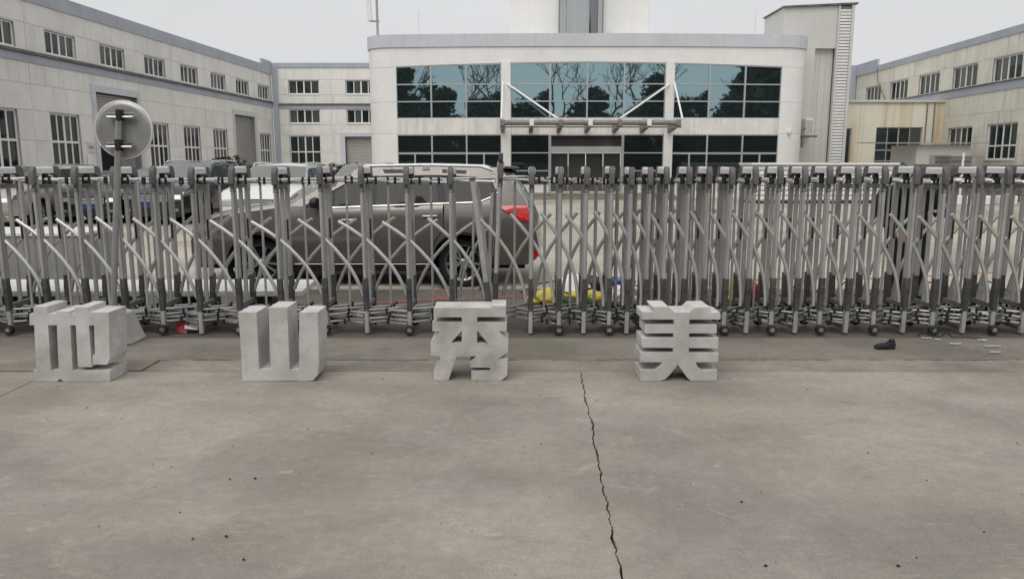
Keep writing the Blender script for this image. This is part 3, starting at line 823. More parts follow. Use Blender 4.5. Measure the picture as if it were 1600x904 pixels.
    for k in range(4):
        z = .605+k*.048
        front('grille_bar', -.45, .45, z, z+.014, M['chrome'], .024, parent=gr, lean=.004)
    front('lower_intake', -.55, .55, .30, .43, M['trim'], .012)
    front('number_plate', -.22, .22, .455, .565, M['plate'], .03)
    for sd in (-1, 1):
        o = front('headlamp', sd*.49 if sd > 0 else -.80, .80 if sd > 0 else -.49, .655, .765, M['lamp'], .012, lean=.05)
        front('fog_lamp', sd*.58 if sd > 0 else -.70, .70 if sd > 0 else -.58, .36, .42, M['lamp'], .015)
        mc = Vector((.80, sd*1.00, Z(1.135)))
        b = MB().lathe([(0,-.075),(.06,-.066),(.085,-.02),(.085,.015),(.07,.03),(0,.032)], Matrix.Translation(mc) @ Matrix.Rotation(R(90), 4, 'Y') @ Matrix.Diagonal((.85, 1.25, 1, 1)), 18)
        b.tube([(.80, sd*.86, Z(1.07)), (.80, sd*.96, Z(1.10))], .022, 8)
        b.build('wing_mirror', paint if not detail else M['trim'], c, smooth=True)
    return c
car('parked_car', 'large brown grey estate car parked side on just behind the gate', (-3.37, 10.93, 0), 0, M['paint_brown'], detail=True)
pg = 'cars parked nose out along the left factory'
car('parked_car', 'champagne car cut off by the left edge of the picture', (-13.55, 20.3, 0), R(90), M['paint_pale'], pg, roof_rail=False)
car('parked_car', 'low black car parked between the champagne car and the tall charcoal one', (-11.5, 21.6, 0), R(90), M['paint_black'], pg, zs=.93, roof_rail=False)
car('parked_car', 'charcoal car with roof rails, right behind the mirror pole', (-9.55, 21.2, 0), R(88), M['paint_dark'], pg, zs=1.06)
car('parked_car', 'white car nose out between the charcoal car and the brown grey estate', (-6.05, 18.7, 0), R(91), M['paint_white'], pg, zs=1.02)
car('parked_car', 'grey hatchback half hidden behind the nose of the brown estate', (-5.05, 24.5, 0), R(87), M['paint_dark'], pg, zs=1.02, roof_rail=False)

# ------------------------------------------------------------------ buildings
def rects(x0, x1, z0, z1, ops):
    xs = sorted({x0, x1} | {v for o in ops for v in o[:2] if x0 < v < x1})
    zs = sorted({z0, z1} | {v for o in ops for v in o[2:4] if z0 < v < z1})
    out = []
    for a, b in zip(xs, xs[1:]):
        run = None
        for c, d in zip(zs, zs[1:]):
            mx_, mz = (a+b)/2, (c+d)/2
            blocked = any(o[0] < mx_ < o[1] and o[2] < mz < o[3] for o in ops)
            if blocked:
                if run: out.append((a, b, *run)); run = None
            else: run = (run[0], d) if run else (c, d)
        if run: out.append((a, b, *run))
    return out
def panel_wall(root, x0, x1, rows, vj, ops, m, core, th=.10):
    """rows of cladding panels with recessed joints in front of a core wall"""
    g = .014
    xs = [x0] + vj + [x1]
    for z0, z1 in zip(rows, rows[1:]):
        for a, b in zip(xs, xs[1:]):
            rs = rects(a+g/2, b-g/2, z0+g/2, z1-g/2, ops)
            if not rs: continue
            groups = []
            for r_ in rs:
                hit = [g2 for g2 in groups if any(abs(r_[0]-o[1]) < 1e-4 and min(r_[3], o[3])-max(r_[2], o[2]) > 1e-3 for o in g2)]
                new = [r_]
                for g2 in hit: groups.remove(g2); new = g2 + new
                groups.append(new)
            for gr_ in groups:
                q = MB()
                for (p0, p1, q0, q1) in gr_:
                    q.add([(p0,0,q0),(p1,0,q0),(p1,0,q1),(p0,0,q1),(p0,.03,q0),(p1,.03,q0),(p1,.03,q1),(p0,.03,q1)], [(0,1,2,3),(0,4,5,1),(3,2,6,7),(0,3,7,4),(1,5,6,2)])
                q.build('wall_panel', m, root, recalc=False)
    c = MB()
    for (p0, p1, q0, q1) in rects(x0, x1, rows[0], rows[-1], ops):
        c.box(p0, .02, q0, p1, .32, q1)
    c.build('wall_core', core, root)
def window(root, x0, x1, z0, z1, nc, splits=(), depth=.10, fm='frame', gm='dglass', fw=.045, bars=None, midthick=True, jit=.004, name='window'):
    f = MB()
    y0, y1 = depth-.03, depth+.03
    f.box(x0, y0, z0, x0+fw, y1, z1).box(x1-fw, y0, z0, x1, y1, z1)
    f.box(x0+fw, y0, z0, x1-fw, y1, z0+fw).box(x0+fw, y0, z1-fw, x1-fw, y1, z1)
    zz = [z0+fw] + list(splits) + [z1-fw]
    for z in splits: f.box(x0+fw, y0-.004, z-fw*.6, x1-fw, y1, z+fw*.6)
    xs = [x0+fw+(x1-x0-2*fw)*k/nc for k in range(nc+1)]
    for k in range(1, nc):
        w = fw*.5*(1.5 if (midthick and k == nc//2) else .9)
        f.box(xs[k]-w, y0+.003, z0+fw, xs[k]+w, y1-.003, z1-fw)
    w_ = f.build(name, M[fm], root)
    for a, b in zip(xs, xs[1:]):
        for c, d in zip(zz, zz[1:]):
            j = [random.uniform(-jit, jit) for _ in range(3)]
            MB().quad((a, depth+j[0], c), (b, depth+j[1], c), (b, depth+j[1]+j[2], d), (a, depth+j[0]+j[2], d)).build('pane', M[random.choice(('dglass','dglass','dglass','dglass2','dglass2','dglass3')) if gm == 'dglass' else gm], w_, recalc=False)
    sl_ = MB().box(x0-.03, -.035, z0-.05, x1+.03, depth+.03, z0-.002).build('sill', M['frame'], w_)
    return w_
def reveals(root, ops, m, d=.13):
    b = MB()
    for x0, x1, z0, z1 in [o[:4] for o in ops]:
        b.quad((x0,0,z0),(x0,d,z0),(x0,d,z1),(x0,0,z1)).quad((x1,0,z0),(x1,d,z0),(x1,d,z1),(x1,0,z1)).quad((x0,0,z1),(x1,0,z1),(x1,d,z1),(x0,d,z1))
    b.build('window_reveals', m, root)['kind'] = 'stuff'
def band(root, name, x0, x1, z0, z1, m, pr=.05):
    return MB().box(x0, -pr, z0, x1, .06, z1).build(name, m, root, bevel=.01)
def door_frame(root, x0, x1, o0, o1, zt, ot, m):
    return MB().box(x0,-.06,0,o0,.28,zt).box(o1,-.06,0,x1,.28,zt).box(o0,-.06,ot,o1,.28,zt).build('door_frame', m, root, bevel=.01)
def shutter(root, x0, x1, z0, z1, y=.22):
    b = MB(); n = int((z1-z0)/.11)
    prof = []
    for k in range(n):
        a = z0+(z1-z0)*k/n; d = (z1-z0)/n
        prof += [(y, a), (y-.025, a+d*.3), (y-.025, a+d*.7), (y, a+d)]
    vs = [(x, p, q) for p, q in prof for x in (x0, x1)]
    b.add(vs, [(2*i, 2*i+1, 2*i+3, 2*i+2) for i in range(len(prof)-1)])
    return b.build('roller_shutter', M['shutter'], root, recalc=False)

# left factory
lw = thing('factory_building', 'long cream factory with lilac bands along the left side of the yard', 'factory', (-16.398, 25.5, 0), math.atan2(22.5, 1.567))
U = [(a, a+1.68, 5.42, 6.23) for a in (-10.6, -7.5, -4.4, -1.28, 1.87, 5.03, 8.2, 11.31, 14.39, 17.40, 20.40)]
LW = [(a, a+1.64, 1.40, 3.40) for a in (-10.8, -7.75, -4.65, -1.5, 1.75, 8.18, 11.22, 14.28, 20.36)]
DR = [(4.46, 7.35, 0, 4.35), (16.9, 19.6, 0, 4.27)]
ops = U + LW + DR
XJ = [-9.2, -6.0, -2.9, .9, 4.24, 7.58, 10.5, 13.55, 16.7, 19.9]
panel_wall(lw, -12, 22.55, [0, 1.40, 2.41, 3.42, 4.29, 5.0, 6.28, 7.0], XJ, ops, M['wall'], M['joint'])
reveals(lw, ops, M['wall'])
for o in U: window(lw, *o, 4, fw=.06)
for o in LW: window(lw, *o, 4, (2.40,), fw=.065)
band(lw, 'roof_band', -12, 21.05, 6.99, 7.48, M['lilac'])
band(lw, 'parapet_end', 21.06, 22.5, 7.0, 7.78, M['lilac'], .08)
band(lw, 'lilac_band', -12, 22.5, 4.99, 5.26, M['lilac'], .04)
band(lw, 'ledge', -12, 22.5, 5.264, 5.37, M['ledge'], .12)
door_frame(lw, 4.24, 7.58, 4.46, 7.35, 4.63, 4.35, M['lilac_light'])
door_frame(lw, 16.73, 19.88, 16.9, 19.6, 4.54, 4.27, M['lilac_light'])
shutter(lw, 4.46, 7.35, 3.55, 4.35)
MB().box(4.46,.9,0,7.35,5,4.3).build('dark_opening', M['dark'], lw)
shutter(lw, 16.9, 19.6, 0, 4.27)
pl = MB().box(3.69,-.03,2.04,4.12,-.002,2.42).build('plaque', M['sign'], lw)
b = MB()
for k in range(3):
    x = 3.76+k*.115
    for (a0, c0, a1, c1) in ((0,.07,.085,.082),(0,.035,.085,.045),(.037,.0,.048,.10),(0,.0,.085,.011),(0,.0,.011,.06)):
        b.box(x+a0,-.034,2.19+c0,x+a1,-.0305,2.19+c1)
b.build('plaque_lettering', M['ink'], pl)['kind'] = 'stuff'
MB().box(-12,.34,0,-11.7,14,7.0).build('end_wall', M['wall'], lw); MB().box(22.2,.34,0,22.5,14,7.0).build('end_wall', M['wall'], lw)
MB().box(-12,.10,7.05,22.5,14,7.2).build('roof', M['ledge'], lw)
MB().box(3.6,-.10,.0,3.66,-.04,2.0).build('drain_pipe', M['frame'], lw)

# cross wing at the back left
bl = thing('factory_wing', 'cream factory wing crossing the back left corner of the yard', 'factory', (-14.8, 48, 0))
ops = [(.99,2.9,5.84,6.67),(4.53,6.42,5.84,6.67),(.96,2.89,4.08,4.91),(4.54,6.4,4.08,4.91),(.92,2.86,1.31,3.32),(4.4,7.4,0,3.26)]
panel_wall(bl, 0, 9.5, [0, 1.31, 2.3, 3.4, 4.0, 5.0, 5.8, 6.7, 7.42], [3.6, 7.8], ops, M['wall'], M['joint'])
reveals(bl, ops, M['wall'])
for o in ops[:4]: window(bl, *o, 4, fw=.055)
window(bl, *ops[4], 4, (2.33,), fw=.06)
band(bl, 'roof_band', 0, 9.5, 7.41, 7.70, M['lilac'])
band(bl, 'lilac_band', 0, 9.5, 4.96, 5.18, M['lilac'], .04)
band(bl, 'ledge', 0, 9.5, 5.184, 5.27, M['ledge'], .12)
door_frame(bl, 4.1, 7.7, 4.4, 7.4, 3.52, 3.26, M['lilac_light'])
shutter(bl, 4.4, 7.4, 0, 3.26)
MB().box(.03,-.14,0,.36,-.055,7.4).build('corner_pilaster', M['lilac'], bl)
MB().box(0,.34,0,9.5,12,7.1).build('rear_block', M['wall'], bl)

# right factory
rw = thing('factory_building', 'long cream factory with rain streaks along the right side of the yard', 'factory', (22.623, 48, 0), math.atan2(-13.95, -.5155))
U = [(a, a+2.18, 5.29, 6.37) for a in (-1.84, 1.6, 5.07, 8.55, 11.97, 15.4, 18.8)]
LW = [(8.62,10.76,1.80,3.40),(12.04,14.3,1.80,3.42),(15.5,17.7,1.8,3.42),(18.9,21.1,1.8,3.42)]
ops = U + LW
panel_wall(rw, -3.6, 24, [0, 1.0, 1.95, 2.87, 3.95, 4.9, 6.42, 7.24], [-.6, 4.4, 7.9, 11.3, 14.9, 18.3], ops, M['wall_r'], M['joint'])
reveals(rw, ops, M['wall_r'])
for o in U: window(rw, *o, 4, fw=.06)
for o in LW: window(rw, *o, 4, (2.42,), fw=.06)
band(rw, 'roof_band', -.3, 24, 7.23, 7.58, M['lilac'])
band(rw, 'parapet_end', -3.6, -.31, 7.24, 7.98, M['lilac'], .08)
band(rw, 'lilac_band', -3.6, 24, 4.88, 5.24, M['lilac'], .04)
band(rw, 'ledge', -3.6, 24, 5.244, 5.30, M['ledge'], .10)
MB().tube([(-.2,-.10,7.4),(.0,-.10,6.6),(1.2,-.08,5.4)], .025, 6).build('drain_pipe', M['ledge'], rw)
MB().box(-3.6,.34,0,24,13,7.1).build('rear_block', M['wall_r'], rw)
rb_ = thing('factory_wing', 'narrow strip of cream wing with lilac pilaster behind the louvred tower', 'factory', (19.2, 51.6, 0))
panel_wall(rb_, 0, 3.5, [0, 3.4, 5.0, 7.3], [], [(.6,1.35,5.9,7.0)], M['wall_r'], M['joint'])
window(rb_, .6, 1.35, 5.9, 7.0, 2)
band(rb_, 'roof_band', 0, 3.5, 7.3, 8.0, M['lilac'])
MB().box(2.75,-.2,0,3.5,-.055,7.95).build('corner_pilaster', M['lilac'], rb_)
MB().box(0,.34,0,3.5,8,7.2).build('rear_block', M['wall_r'], rb_)

# rust streaked annexe
an = thing('annexe', 'low cream clad annexe with orange rust streaks against the right factory', 'annexe', (17.0, 40, 0))
ops = [(-.02,.62,.3,3.42),(1.9,4.3,.1,3.47)]
panel_wall(an, -.1, 5.42, [0, 4.72], [1.0, 2.35, 3.7, 4.9], ops, M['annexe'], M['joint'])
window(an, -.02, .62, .3, 3.42, 1, (1.6,), fm='alu'); window(an, 1.9, 4.3, .1, 3.47, 4, (2.3, 1.75), fm='alu')
MB().box(-.1,-.10,4.725,5.42,3,4.85).build('roof', M['sheet'], an)
for x in (4.42, 4.80): MB().tube([(x,-.06,2.7),(x,-.06,4.72)], .03, 6).build('drain_pipe', M['ledge'], an)
MB().box(-.1,.34,0,5.4,6,4.72).build('rear_block', M['wall_r'], an)

# small shed
sh = thing('shed', 'small off white shed with a thin flat roof before the annexe', 'shed', (18.25, 34.6, 0))
MB().box(0,0,0,2.42,2.4,2.46).build('wall', M['sheet'], sh, bevel=.02)
MB().add([(-1.5,-.25,2.50),(3.1,-.25,2.50),(3.1,2.7,2.58),(-1.5,2.7,2.58),(-1.5,-.25,2.55),(3.1,-.25,2.55),(3.1,2.7,2.63),(-1.5,2.7,2.63)], [(0,3,2,1),(4,5,6,7),(0,1,5,4),(1,2,6,5),(2,3,7,6),(3,0,4,7)]).build('roof', M['shutter'], sh)
MB().box(.6,-.02,0,1.5,-.003,2.0).build('door', M['shutter'], sh)

# louvred stair tower
tw = thing('stair_tower', 'pale stair tower with a tall louvred strip rising behind the office block', 'tower', (13.42, 39, 0))
HT = 9.18
MB().prism([(0,0),(0,HT),(2.66,HT+.10),(2.66,7.26),(1.66,7.26),(1.66,0)], lambda x, z, s_: (x, s_*2.9, z)).build('wall', M['sheet'], tw)
MB().box(1.665,.25,0,2.655,2.9,7.255).build('recessed_wall', M['sheet'], tw)
for k in range(1, 3): MB().box(1.665+k*.33,.235,0,1.68+k*.33,.249,7.25).build('panel_seam', M['joint'], tw)
MB().prism([(-.08,HT+.005),(-.08,HT+.075),(3.58,HT+.24),(3.58,HT+.15)], lambda x, z, s_: (x, -.14+s_*3.1, z)).build('roof', M['ledge'], tw)
MB().box(2.72,.10,0,3.36,2.9,HT+.10).build('louvre_backing', M['joint'], tw)
MB().box(2.67,-.10,0,2.75,.095,HT+.10).build('louvre_post', M['sheet'], tw); MB().box(3.32,-.10,0,3.46,2.9,HT+.125).build('louvre_post', M['sheet'], tw)
sm = None
for k in range(60):
    if sm is None:
        o = MB().add([(0,-.06,0),(.555,-.06,0),(.555,-.03,.120),(0,-.03,.120),(0,.05,0),(.555,.05,0),(.555,.05,.120),(0,.05,.120)], [(0,1,2,3),(4,7,6,5),(0,4,5,1),(3,2,6,7),(0,3,7,4),(1,5,6,2)]).build('slat', M['slat'], tw); sm = o.data
    else: o = link('slat', sm, tw)
    o.location = (2.757, 0, .2+k*.149)

# main office building
CX, CY = 3.62, 36.45
mb_ = thing('office_building', 'white two storey office with rounded corners and mirrored windows facing the gate', 'office', (CX, CY, 0))
def bow(u): return .5*(u/10.5)**2
RC = 1.15
def path():
    pts = []
    u = -9.4
    while u < 9.41: pts.append((u, bow(u))); u += .47
    yb = bow(9.4)
    right = [(9.4+RC*math.sin(a), yb+.03+RC*(1-math.cos(a))) for a in (R(90*k/8) for k in range(1, 9))]
    left = [(-x, y) for x, y in right][::-1]
    return [(-9.4-RC, 13)] + left + pts + right + [(9.4+RC, 13)]
PATH = path()
def strip(name, pts, z0, z1, m, out=0., th=.2, cap=True, parent=None):
    b = MB(); n = len(pts); vs = []
    for i, (x, y) in enumerate(pts):
        a, c = pts[max(0, i-1)], pts[min(n-1, i+1)]
        d = Vector((c[0]-a[0], c[1]-a[1])).normalized(); nx, ny = d.y, -d.x
        for o in (out, -th):
            for z in (z0, z1): vs.append((x+nx*o, y+ny*o, z))
    fs = []
    for i in range(n-1):
        k = 4*i
        fs += [(k, k+4, k+5, k+1), (k+1, k+5, k+7, k+3), (k, k+2, k+6, k+4), (k+2, k+3, k+7, k+6)]
    b.add(vs, fs)
    return b.build(name, m, parent or mb_, smooth=True)
def cut(u0, u1):
    us = [u0] + [p[0] for p in PATH if u0+.05 < p[0] < u1-.05 and abs(p[0]) <= 9.4] + [u1]
    return [(u, bow(u)) for u in us]
XG = [[-5.48,-3.82,-2.16,-.51], [-.06,1.78,3.53,5.26,7.19], [7.61,9.29,11.0,12.74]]
XG = [[x-CX for x in g_] for g_ in XG]
ZR = [3.74, 4.51, 5.30, 6.17]
g = .012
iL = [p for p in PATH if p[0] < -9.0] ; iR = [p for p in PATH if p[0] > 9.0]
Lend = [p for p in PATH if p[0] <= XG[0][0]-.01] + [(XG[0][0], bow(XG[0][0]))]
Rend = [(XG[2][-1], bow(XG[2][-1]))] + [p for p in PATH if p[0] >= XG[2][-1]+.01]
Lend = [p for i, p in enumerate(PATH) if i < 9] + [p for p in PATH[9:] if p[0] < XG[0][0]-.05] + [(XG[0][0], bow(XG[0][0]))]
for z0, z1 in ((.3, 3.04), (3.04, 4.50), (4.50, 6.09), (6.09, 6.98)):
    strip('wall_panel', Lend, z0+g/2, z1-g/2, M['white']); strip('wall_panel', Rend, z0+g/2, z1-g/2, M['white'])
strip('wall_core', Lend, .0, 6.98, M['joint2'], -.02, .3); strip('wall_core', Rend, .0, 6.98, M['joint2'], -.02, .3)
# over the windows, spandrels, piers, plinth
ztop = lambda u: 6.30 - .17*min(1, abs(u)/9)**1.5
b_top = cut(XG[0][0], XG[2][-1])
b = MB(); vs = []
for u, y in b_top: vs += [(u, y, ztop(u)), (u, y, 6.975), (u, y+.2, ztop(u)), (u, y+.2, 6.975)]
b.add(vs, [f for i in range(len(b_top)-1) for f in ((4*i,4*i+4,4*i+5,4*i+1),(4*i,4*i+2,4*i+6,4*i+4))])
b.build('wall_panel', M['white'], mb_, smooth=True)
for gi, gx in enumerate(XG):
    strip('spandrel', cut(gx[0], gx[-1]), 2.98, 3.735, M['white_dirty'], 0, .2)
for a, c in ((XG[0][-1], XG[1][0]), (XG[1][-1], XG[2][0])):
    strip('pier', [(a+.002, bow(a)), (c-.002, bow(c))], .3, 6.32, M['white'], .05, .3)
strip('plinth', PATH, 0, .3, M['white_dirty'], .03, .2)
strip('roof_band', PATH, 6.985, 7.56, M['lilac_light'], .06, .3)
MB().add([(x, y, 7.50) for x, y in PATH[1:-1]] + [(10.4, 12.9, 7.5), (-10.4, 12.9, 7.5)], [tuple(range(len(PATH)))]).build('roof', M['sheet'], mb_, recalc=False)
def curtain(us, zs, gm, name='window', drop=(), topf=None, fw=.035):
    f = MB(); d = .06
    def P(u, z, o=0.): return (u, bow(u)+d+o, z)
    zt = lambda u, k: (topf(u) if (topf and k == len(zs)-1) else zs[k])
    for i, u in enumerate(us):
        f.beam(P(u, zs[0], -.015), P(u, zt(u, len(zs)-1), -.015), .075 if 0 < i < len(us)-1 else .06, .07, (0,1,0))
    for k in range(len(zs)):
        for a, c in zip(us, us[1:]):
            f.beam(P(a+.03, zt(a, k), -.012), P(c-.03, zt(c, k), -.012), .06, .055)
    w_ = f.build(name, M['alu'], mb_)
    for i, (a, c) in enumerate(zip(us, us[1:])):
        for k in range(len(zs)-1):
            if (i, k) in drop: continue
            t = random.uniform(-.002, .002)
            MB().add([P(a, zs[k], t), P(c, zs[k], -t), P(c, zt(c, k+1), -t), P(a, zt(a, k+1), t)], [(0,1,2,3)]).build('pane', M[gm], w_, recalc=False)
    return w_
for gx in XG: curtain(gx, ZR, 'teal', topf=lambda u: ztop(u)-.03)
def half(g3): 
    return g3
for gx in (XG[0], XG[2]):
    curtain(gx, [2.12, 2.96], 'teal_dark')
    curtain([gx[0], (gx[0]+gx[1])/2, gx[1], gx[2], (gx[2]+gx[3])/2, gx[3]], [.85, 2.08], 'teal_dark')
    strip('sill_wall', cut(gx[0], gx[-1]), .3, .82, M['white_dirty'], 0, .2)
# entrance
E0, E1 = 1.86-CX, 5.19-CX
for a, c in ((XG[1][0], E0-.10), (E1+.10, XG[1][-1])):
    curtain([a, c], [.62, 1.28, 2.12, 2.96], 'teal_dark')
    strip('sill_wall', cut(a, c), .3, .59, M['white_dirty'], 0, .2)
dr = MB().box(E0-.10,-.06,.25,E0,.16,2.97).box(E1,-.06,.25,E1+.10,.16,2.97).box(E0,-.05,2.12,E1,.15,2.42).box(E0,-.04,2.92,E1,.14,2.97).build('entrance_door', M['alu'], mb_, bevel=.01)
dr.location.y = .04
MB().quad((E0,.10,2.42),(E1,.10,2.42),(E1,.10,2.92),(E0,.10,2.92)).build('transom_pane', M['door_glass'], dr, recalc=False)
for k in range(4):
    a = E0+(E1-E0)*k/4; c = E0+(E1-E0)*(k+1)/4
    MB().quad((a+.03,.09+.02*(k in (1,2)),.28),(c-.03,.09+.02*(k in (1,2)),.28),(c-.03,.09+.02*(k in (1,2)),2.10),(a+.03,.09+.02*(k in (1,2)),2.10)).build('door_leaf', M['door_glass'], dr, recalc=False)
    MB().box(a,.07,.26,a+.03,.13,2.12).build('door_stile', M['canopy'], dr)
MB().box(-4.2,-1.7,0,4.2,.02,.13).build('step', M['strip'], mb_, bevel=.015); MB().box(-3.9,-1.2,.131,3.9,.02,.25).build('step', M['strip'], mb_, bevel=.015)
# canopy
ca = MB().tube([(-4.1,-1.95,3.42),(3.9,-1.95,3.42)], .115, 14).box(-4.15,-2.0,3.20,3.95,-1.9,3.27).build('canopy', M['canopy'], mb_, smooth=True)
for k in range(7):
    x = -4.05+k*1.31
    MB().prism([(.0,3.05),(.0,3.48),(-2.1,3.50),(-2.1,3.28)], lambda y, z, s_: (x-.09+.18*s_, y+.03, z)).build('bracket', M['canopy'], ca, bevel=.01)
    MB().box(x-.10,-2.09,3.27,x+.10,-1.80,3.56).build('bracket_head', M['frame'] if k % 2 else M['canopy'], ca, bevel=.02)
for (a, c) in (((-3.85,5.30),(-1.58,3.60)), ((3.75,5.28),(1.20,3.60)), ((3.98,5.36),(4.0,3.58)), ((-4.05,5.36),(-4.1,3.58))):
    MB().tube([(a[0], bow(a[0])-.06, a[1]), (c[0], -1.92, c[1])], .045, 10).build('stay_rod', M['frame'], ca, smooth=True)
# rooftop block and glazed cylinder
MB().box(-3.70,4.0,7.0,3.40,9,13).build('rooftop_block', M['white'], mb_, bevel=.03)
cy = MB().lathe([(1.10,7.5),(1.10,13)], Matrix.Translation((-.12,3.9,0)), 40).build('glazed_drum', M['lilac_light'], mb_, smooth='full')
for k in range(7):
    a, a2 = R(180+30*k-15), R(180+30*(k+1)-15)
    def dp(q, r, z): return (-.12+r*math.cos(q), 3.9+r*math.sin(q), z)
    MB().tube([dp(a,1.17,7.5), dp(a,1.17,13)], .028, 6).build('drum_mullion', M['alu'], cy)
    m3 = MB()
    for q in range(4):
        b0, b1 = a+(a2-a)*q/4, a+(a2-a)*(q+1)/4
        m3.quad(dp(b0,1.15,7.95), dp(b1,1.15,7.95), dp(b1,1.15,13), dp(b0,1.15,13))
    m3.build('drum_pane', M['drum_dark' if k == 4 else 'drum_glass'], cy, recalc=False, smooth='full')
MB().lathe([(1.2,7.85),(1.22,7.9),(1.2,7.95)], Matrix.Translation((-.12,3.9,0)), 40).build('drum_rail', M['alu'], cy, smooth=True)

# mast antenna, thin rods, air conditioner, camera
ma = thing('mast_antenna', 'slim white panel antenna on a mast at the left roof corner of the office', 'antenna', (-6.55, 38.4, 7.5))
MB().tube([(0,0,0),(-.02,0,4.0)], .06, 8).build('mast', M['galv'], ma, smooth=True)
MB().box(-.40,-.1,.95,-.16,.1,3.6).build('antenna_panel', M['frame'], ma, bevel=.06, seg=2).rotation_euler = (0, R(-4), 0)
for z in (.9, 2.1): MB().box(-.34,-.05,z,.10,.05,z+.08).build('bracket', M['galv'], ma)
for x, lab in ((-4.45, 'thin lightning rod on the left part of the office roof'), (11.6, 'thin lightning rod on the right part of the office roof')):
    r_ = MB().tube([(0,0,0),(0,0,.2)], .05, 6).tube([(0,0,.2),(0,0,1.3)], .006, 6).build('lightning_rod', M['galv'], None, loc=(x, 37.6, 7.5)); tag(r_, lab, 'lightning rod')
ac = thing('air_conditioner', 'small outdoor air conditioner on a bracket at the right corner of the office', 'air conditioner', (14.40, 38.3, 2.98))
ac.scale = (1.15, 1.1, 1.15)
MB().box(0,-.42,.0,.34,.42,.72).build('case', M['ac'], ac, bevel=.02)
for k in range(5): MB().box(.04+.055*k,-.44,.08,.055+.055*k,-.421,.62).build('grille_slat', M['galv'], ac)
MB().box(-.16,-.5,-.08,.5,-.42,-.002).box(-.16,-.5,-.5,-.08,-.42,-.081).box(-.16,.42,-.08,.5,.5,-.002).build('bracket', M['ledge'], ac)
MB().tube([(-.02,-.45,.3),(-.3,-.5,.1),(-.8,-.75,-.15),(-1.35,-1.0,-.1)], .018, 6).build('cable', M['black'], ac)
sc_ = thing('security_camera', 'tiny white dome camera on the office wall left of the air conditioner', 'camera', (13.25, 36.82, 3.12))
MB().lathe([(0,-.12),(.08,-.09),(.10,-.02),(.10,.05),(0,.06)], None, 14).build('dome', M['frame'], sc_, smooth=True)
MB().box(-.05,-.05,.05,.05,.25,.1).build('bracket', M['frame'], sc_)

# ------------------------------------------------------------------ things standing about the yard
bd = thing('board_stack', 'white stone board laid flat on dark skids behind the left gate leaf', 'board', (-2.2, 7.80, 0))
MB().prism([(0,0),(-.06,.80),(-1.62,.80),(-1.62,0)], lambda x, y, s_: (x, y, .268+.062*s_)).build('board', M['panelw'], bd, bevel=.006)
MB().prism([(-1.626,0),(-1.626,.80),(-4.6,.82),(-4.6,0)], lambda x, y, s_: (x, y, .268+.060*s_)).build('board', M['panelw'], bd, bevel=.006)
for x in (-.5, -1.3, -2.2, -3.2, -4.3): MB().box(x,.05,-.010,x+.16,.74,.266).build('skid', M['blackbag'], bd, bevel=.01)
cr_ = thing('sheet_crate', 'plain grey sheet crate behind the white board at the left edge', 'crate', (-5.42, 9.4, 0))
MB().box(-3,0,.06,0,.9,.745).build('body', M['crate'], cr_, bevel=.01)
MB().box(-3.02,-.02,.747,.02,.92,.79).build('lid', M['panelw'], cr_, bevel=.006)
for x in (-2.9, -.12): MB().box(x,.02,0,x+.1,.88,.058).build('skid', M['wood'], cr_)
for x in (-2.0, -1.0): MB().box(x,-.012,.08,x+.03,-.001,.73).build('batten', M['crate'], cr_)

def lump(name, label, cat, loc, size, m, seed, rough=.25, n=18, rz=0, fold=3., group=None):
    b = MB(); vs, fs = [], []
    for i in range(n+1):
        th = PI*i/n
        for j in range(n*2):
            ph = 2*PI*j/(n*2)
            d = Vector((math.sin(th)*math.cos(ph), math.sin(th)*math.sin(ph), math.cos(th)))
            k = 1 + rough*noise.noise(d*fold+Vector((seed, 0, 0))) + rough*.5*noise.noise(d*fold*2.7+Vector((0, seed, 0)))
            p = Vector((math.copysign(abs(d.x)**.75, d.x), math.copysign(abs(d.y)**.75, d.y), d.z))*k
            vs.append((p.x*size[0], p.y*size[1], max(-.96*size[2], p.z*size[2])+size[2]*.955))
    w = n*2
    for i in range(n):
        for j in range(w):
            fs.append((i*w+j, (i+1)*w+j, (i+1)*w+(j+1)%w, i*w+(j+1)%w))
    b.add(vs, fs)
    o = b.build(name, m, None, smooth='full', loc=loc); o.rotation_euler = (0, 0, rz)
    return tag(o, label, cat, group)
lump('woven_sack', 'crumpled yellow sack with an open neck on the ground behind the gate', 'sack', (.42, 8.55, -.01), (.24, .15, .115), M['yellow'], 2, .35, rz=.25)
lump('woven_sack', 'flat yellow sack beside the green one', 'sack', (.86, 8.62, .0), (.27, .13, .10), M['yellow'], 5, .3, rz=-.15)
lump('woven_sack', 'dark green sack lying before the yellow one', 'sack', (.72, 8.40, -.01), (.24, .10, .085), M['greenbag'], 9, .3)
lump('plastic_bag', 'black plastic bag slumped behind the yellow sacks', 'bag', (.90, 8.88, 0), (.30, .16, .165), M['blackbag'], 12, .35)
lump('plastic_bag', 'pale plastic bag right of the yellow sacks', 'bag', (1.28, 8.75, 0), (.15, .12, .115), M['paper'], 15, .45)
lump('plastic_bag', 'red plastic bag glimpsed through the bunched gate', 'bag', (2.82, 8.95, 0), (.16, .12, .13), M['red'], 17, .35)
lump('plastic_bag', 'small yellow bag beside the red one', 'bag', (2.60, 8.9, 0), (.07, .08, .13), M['yellow'], 19, .35)
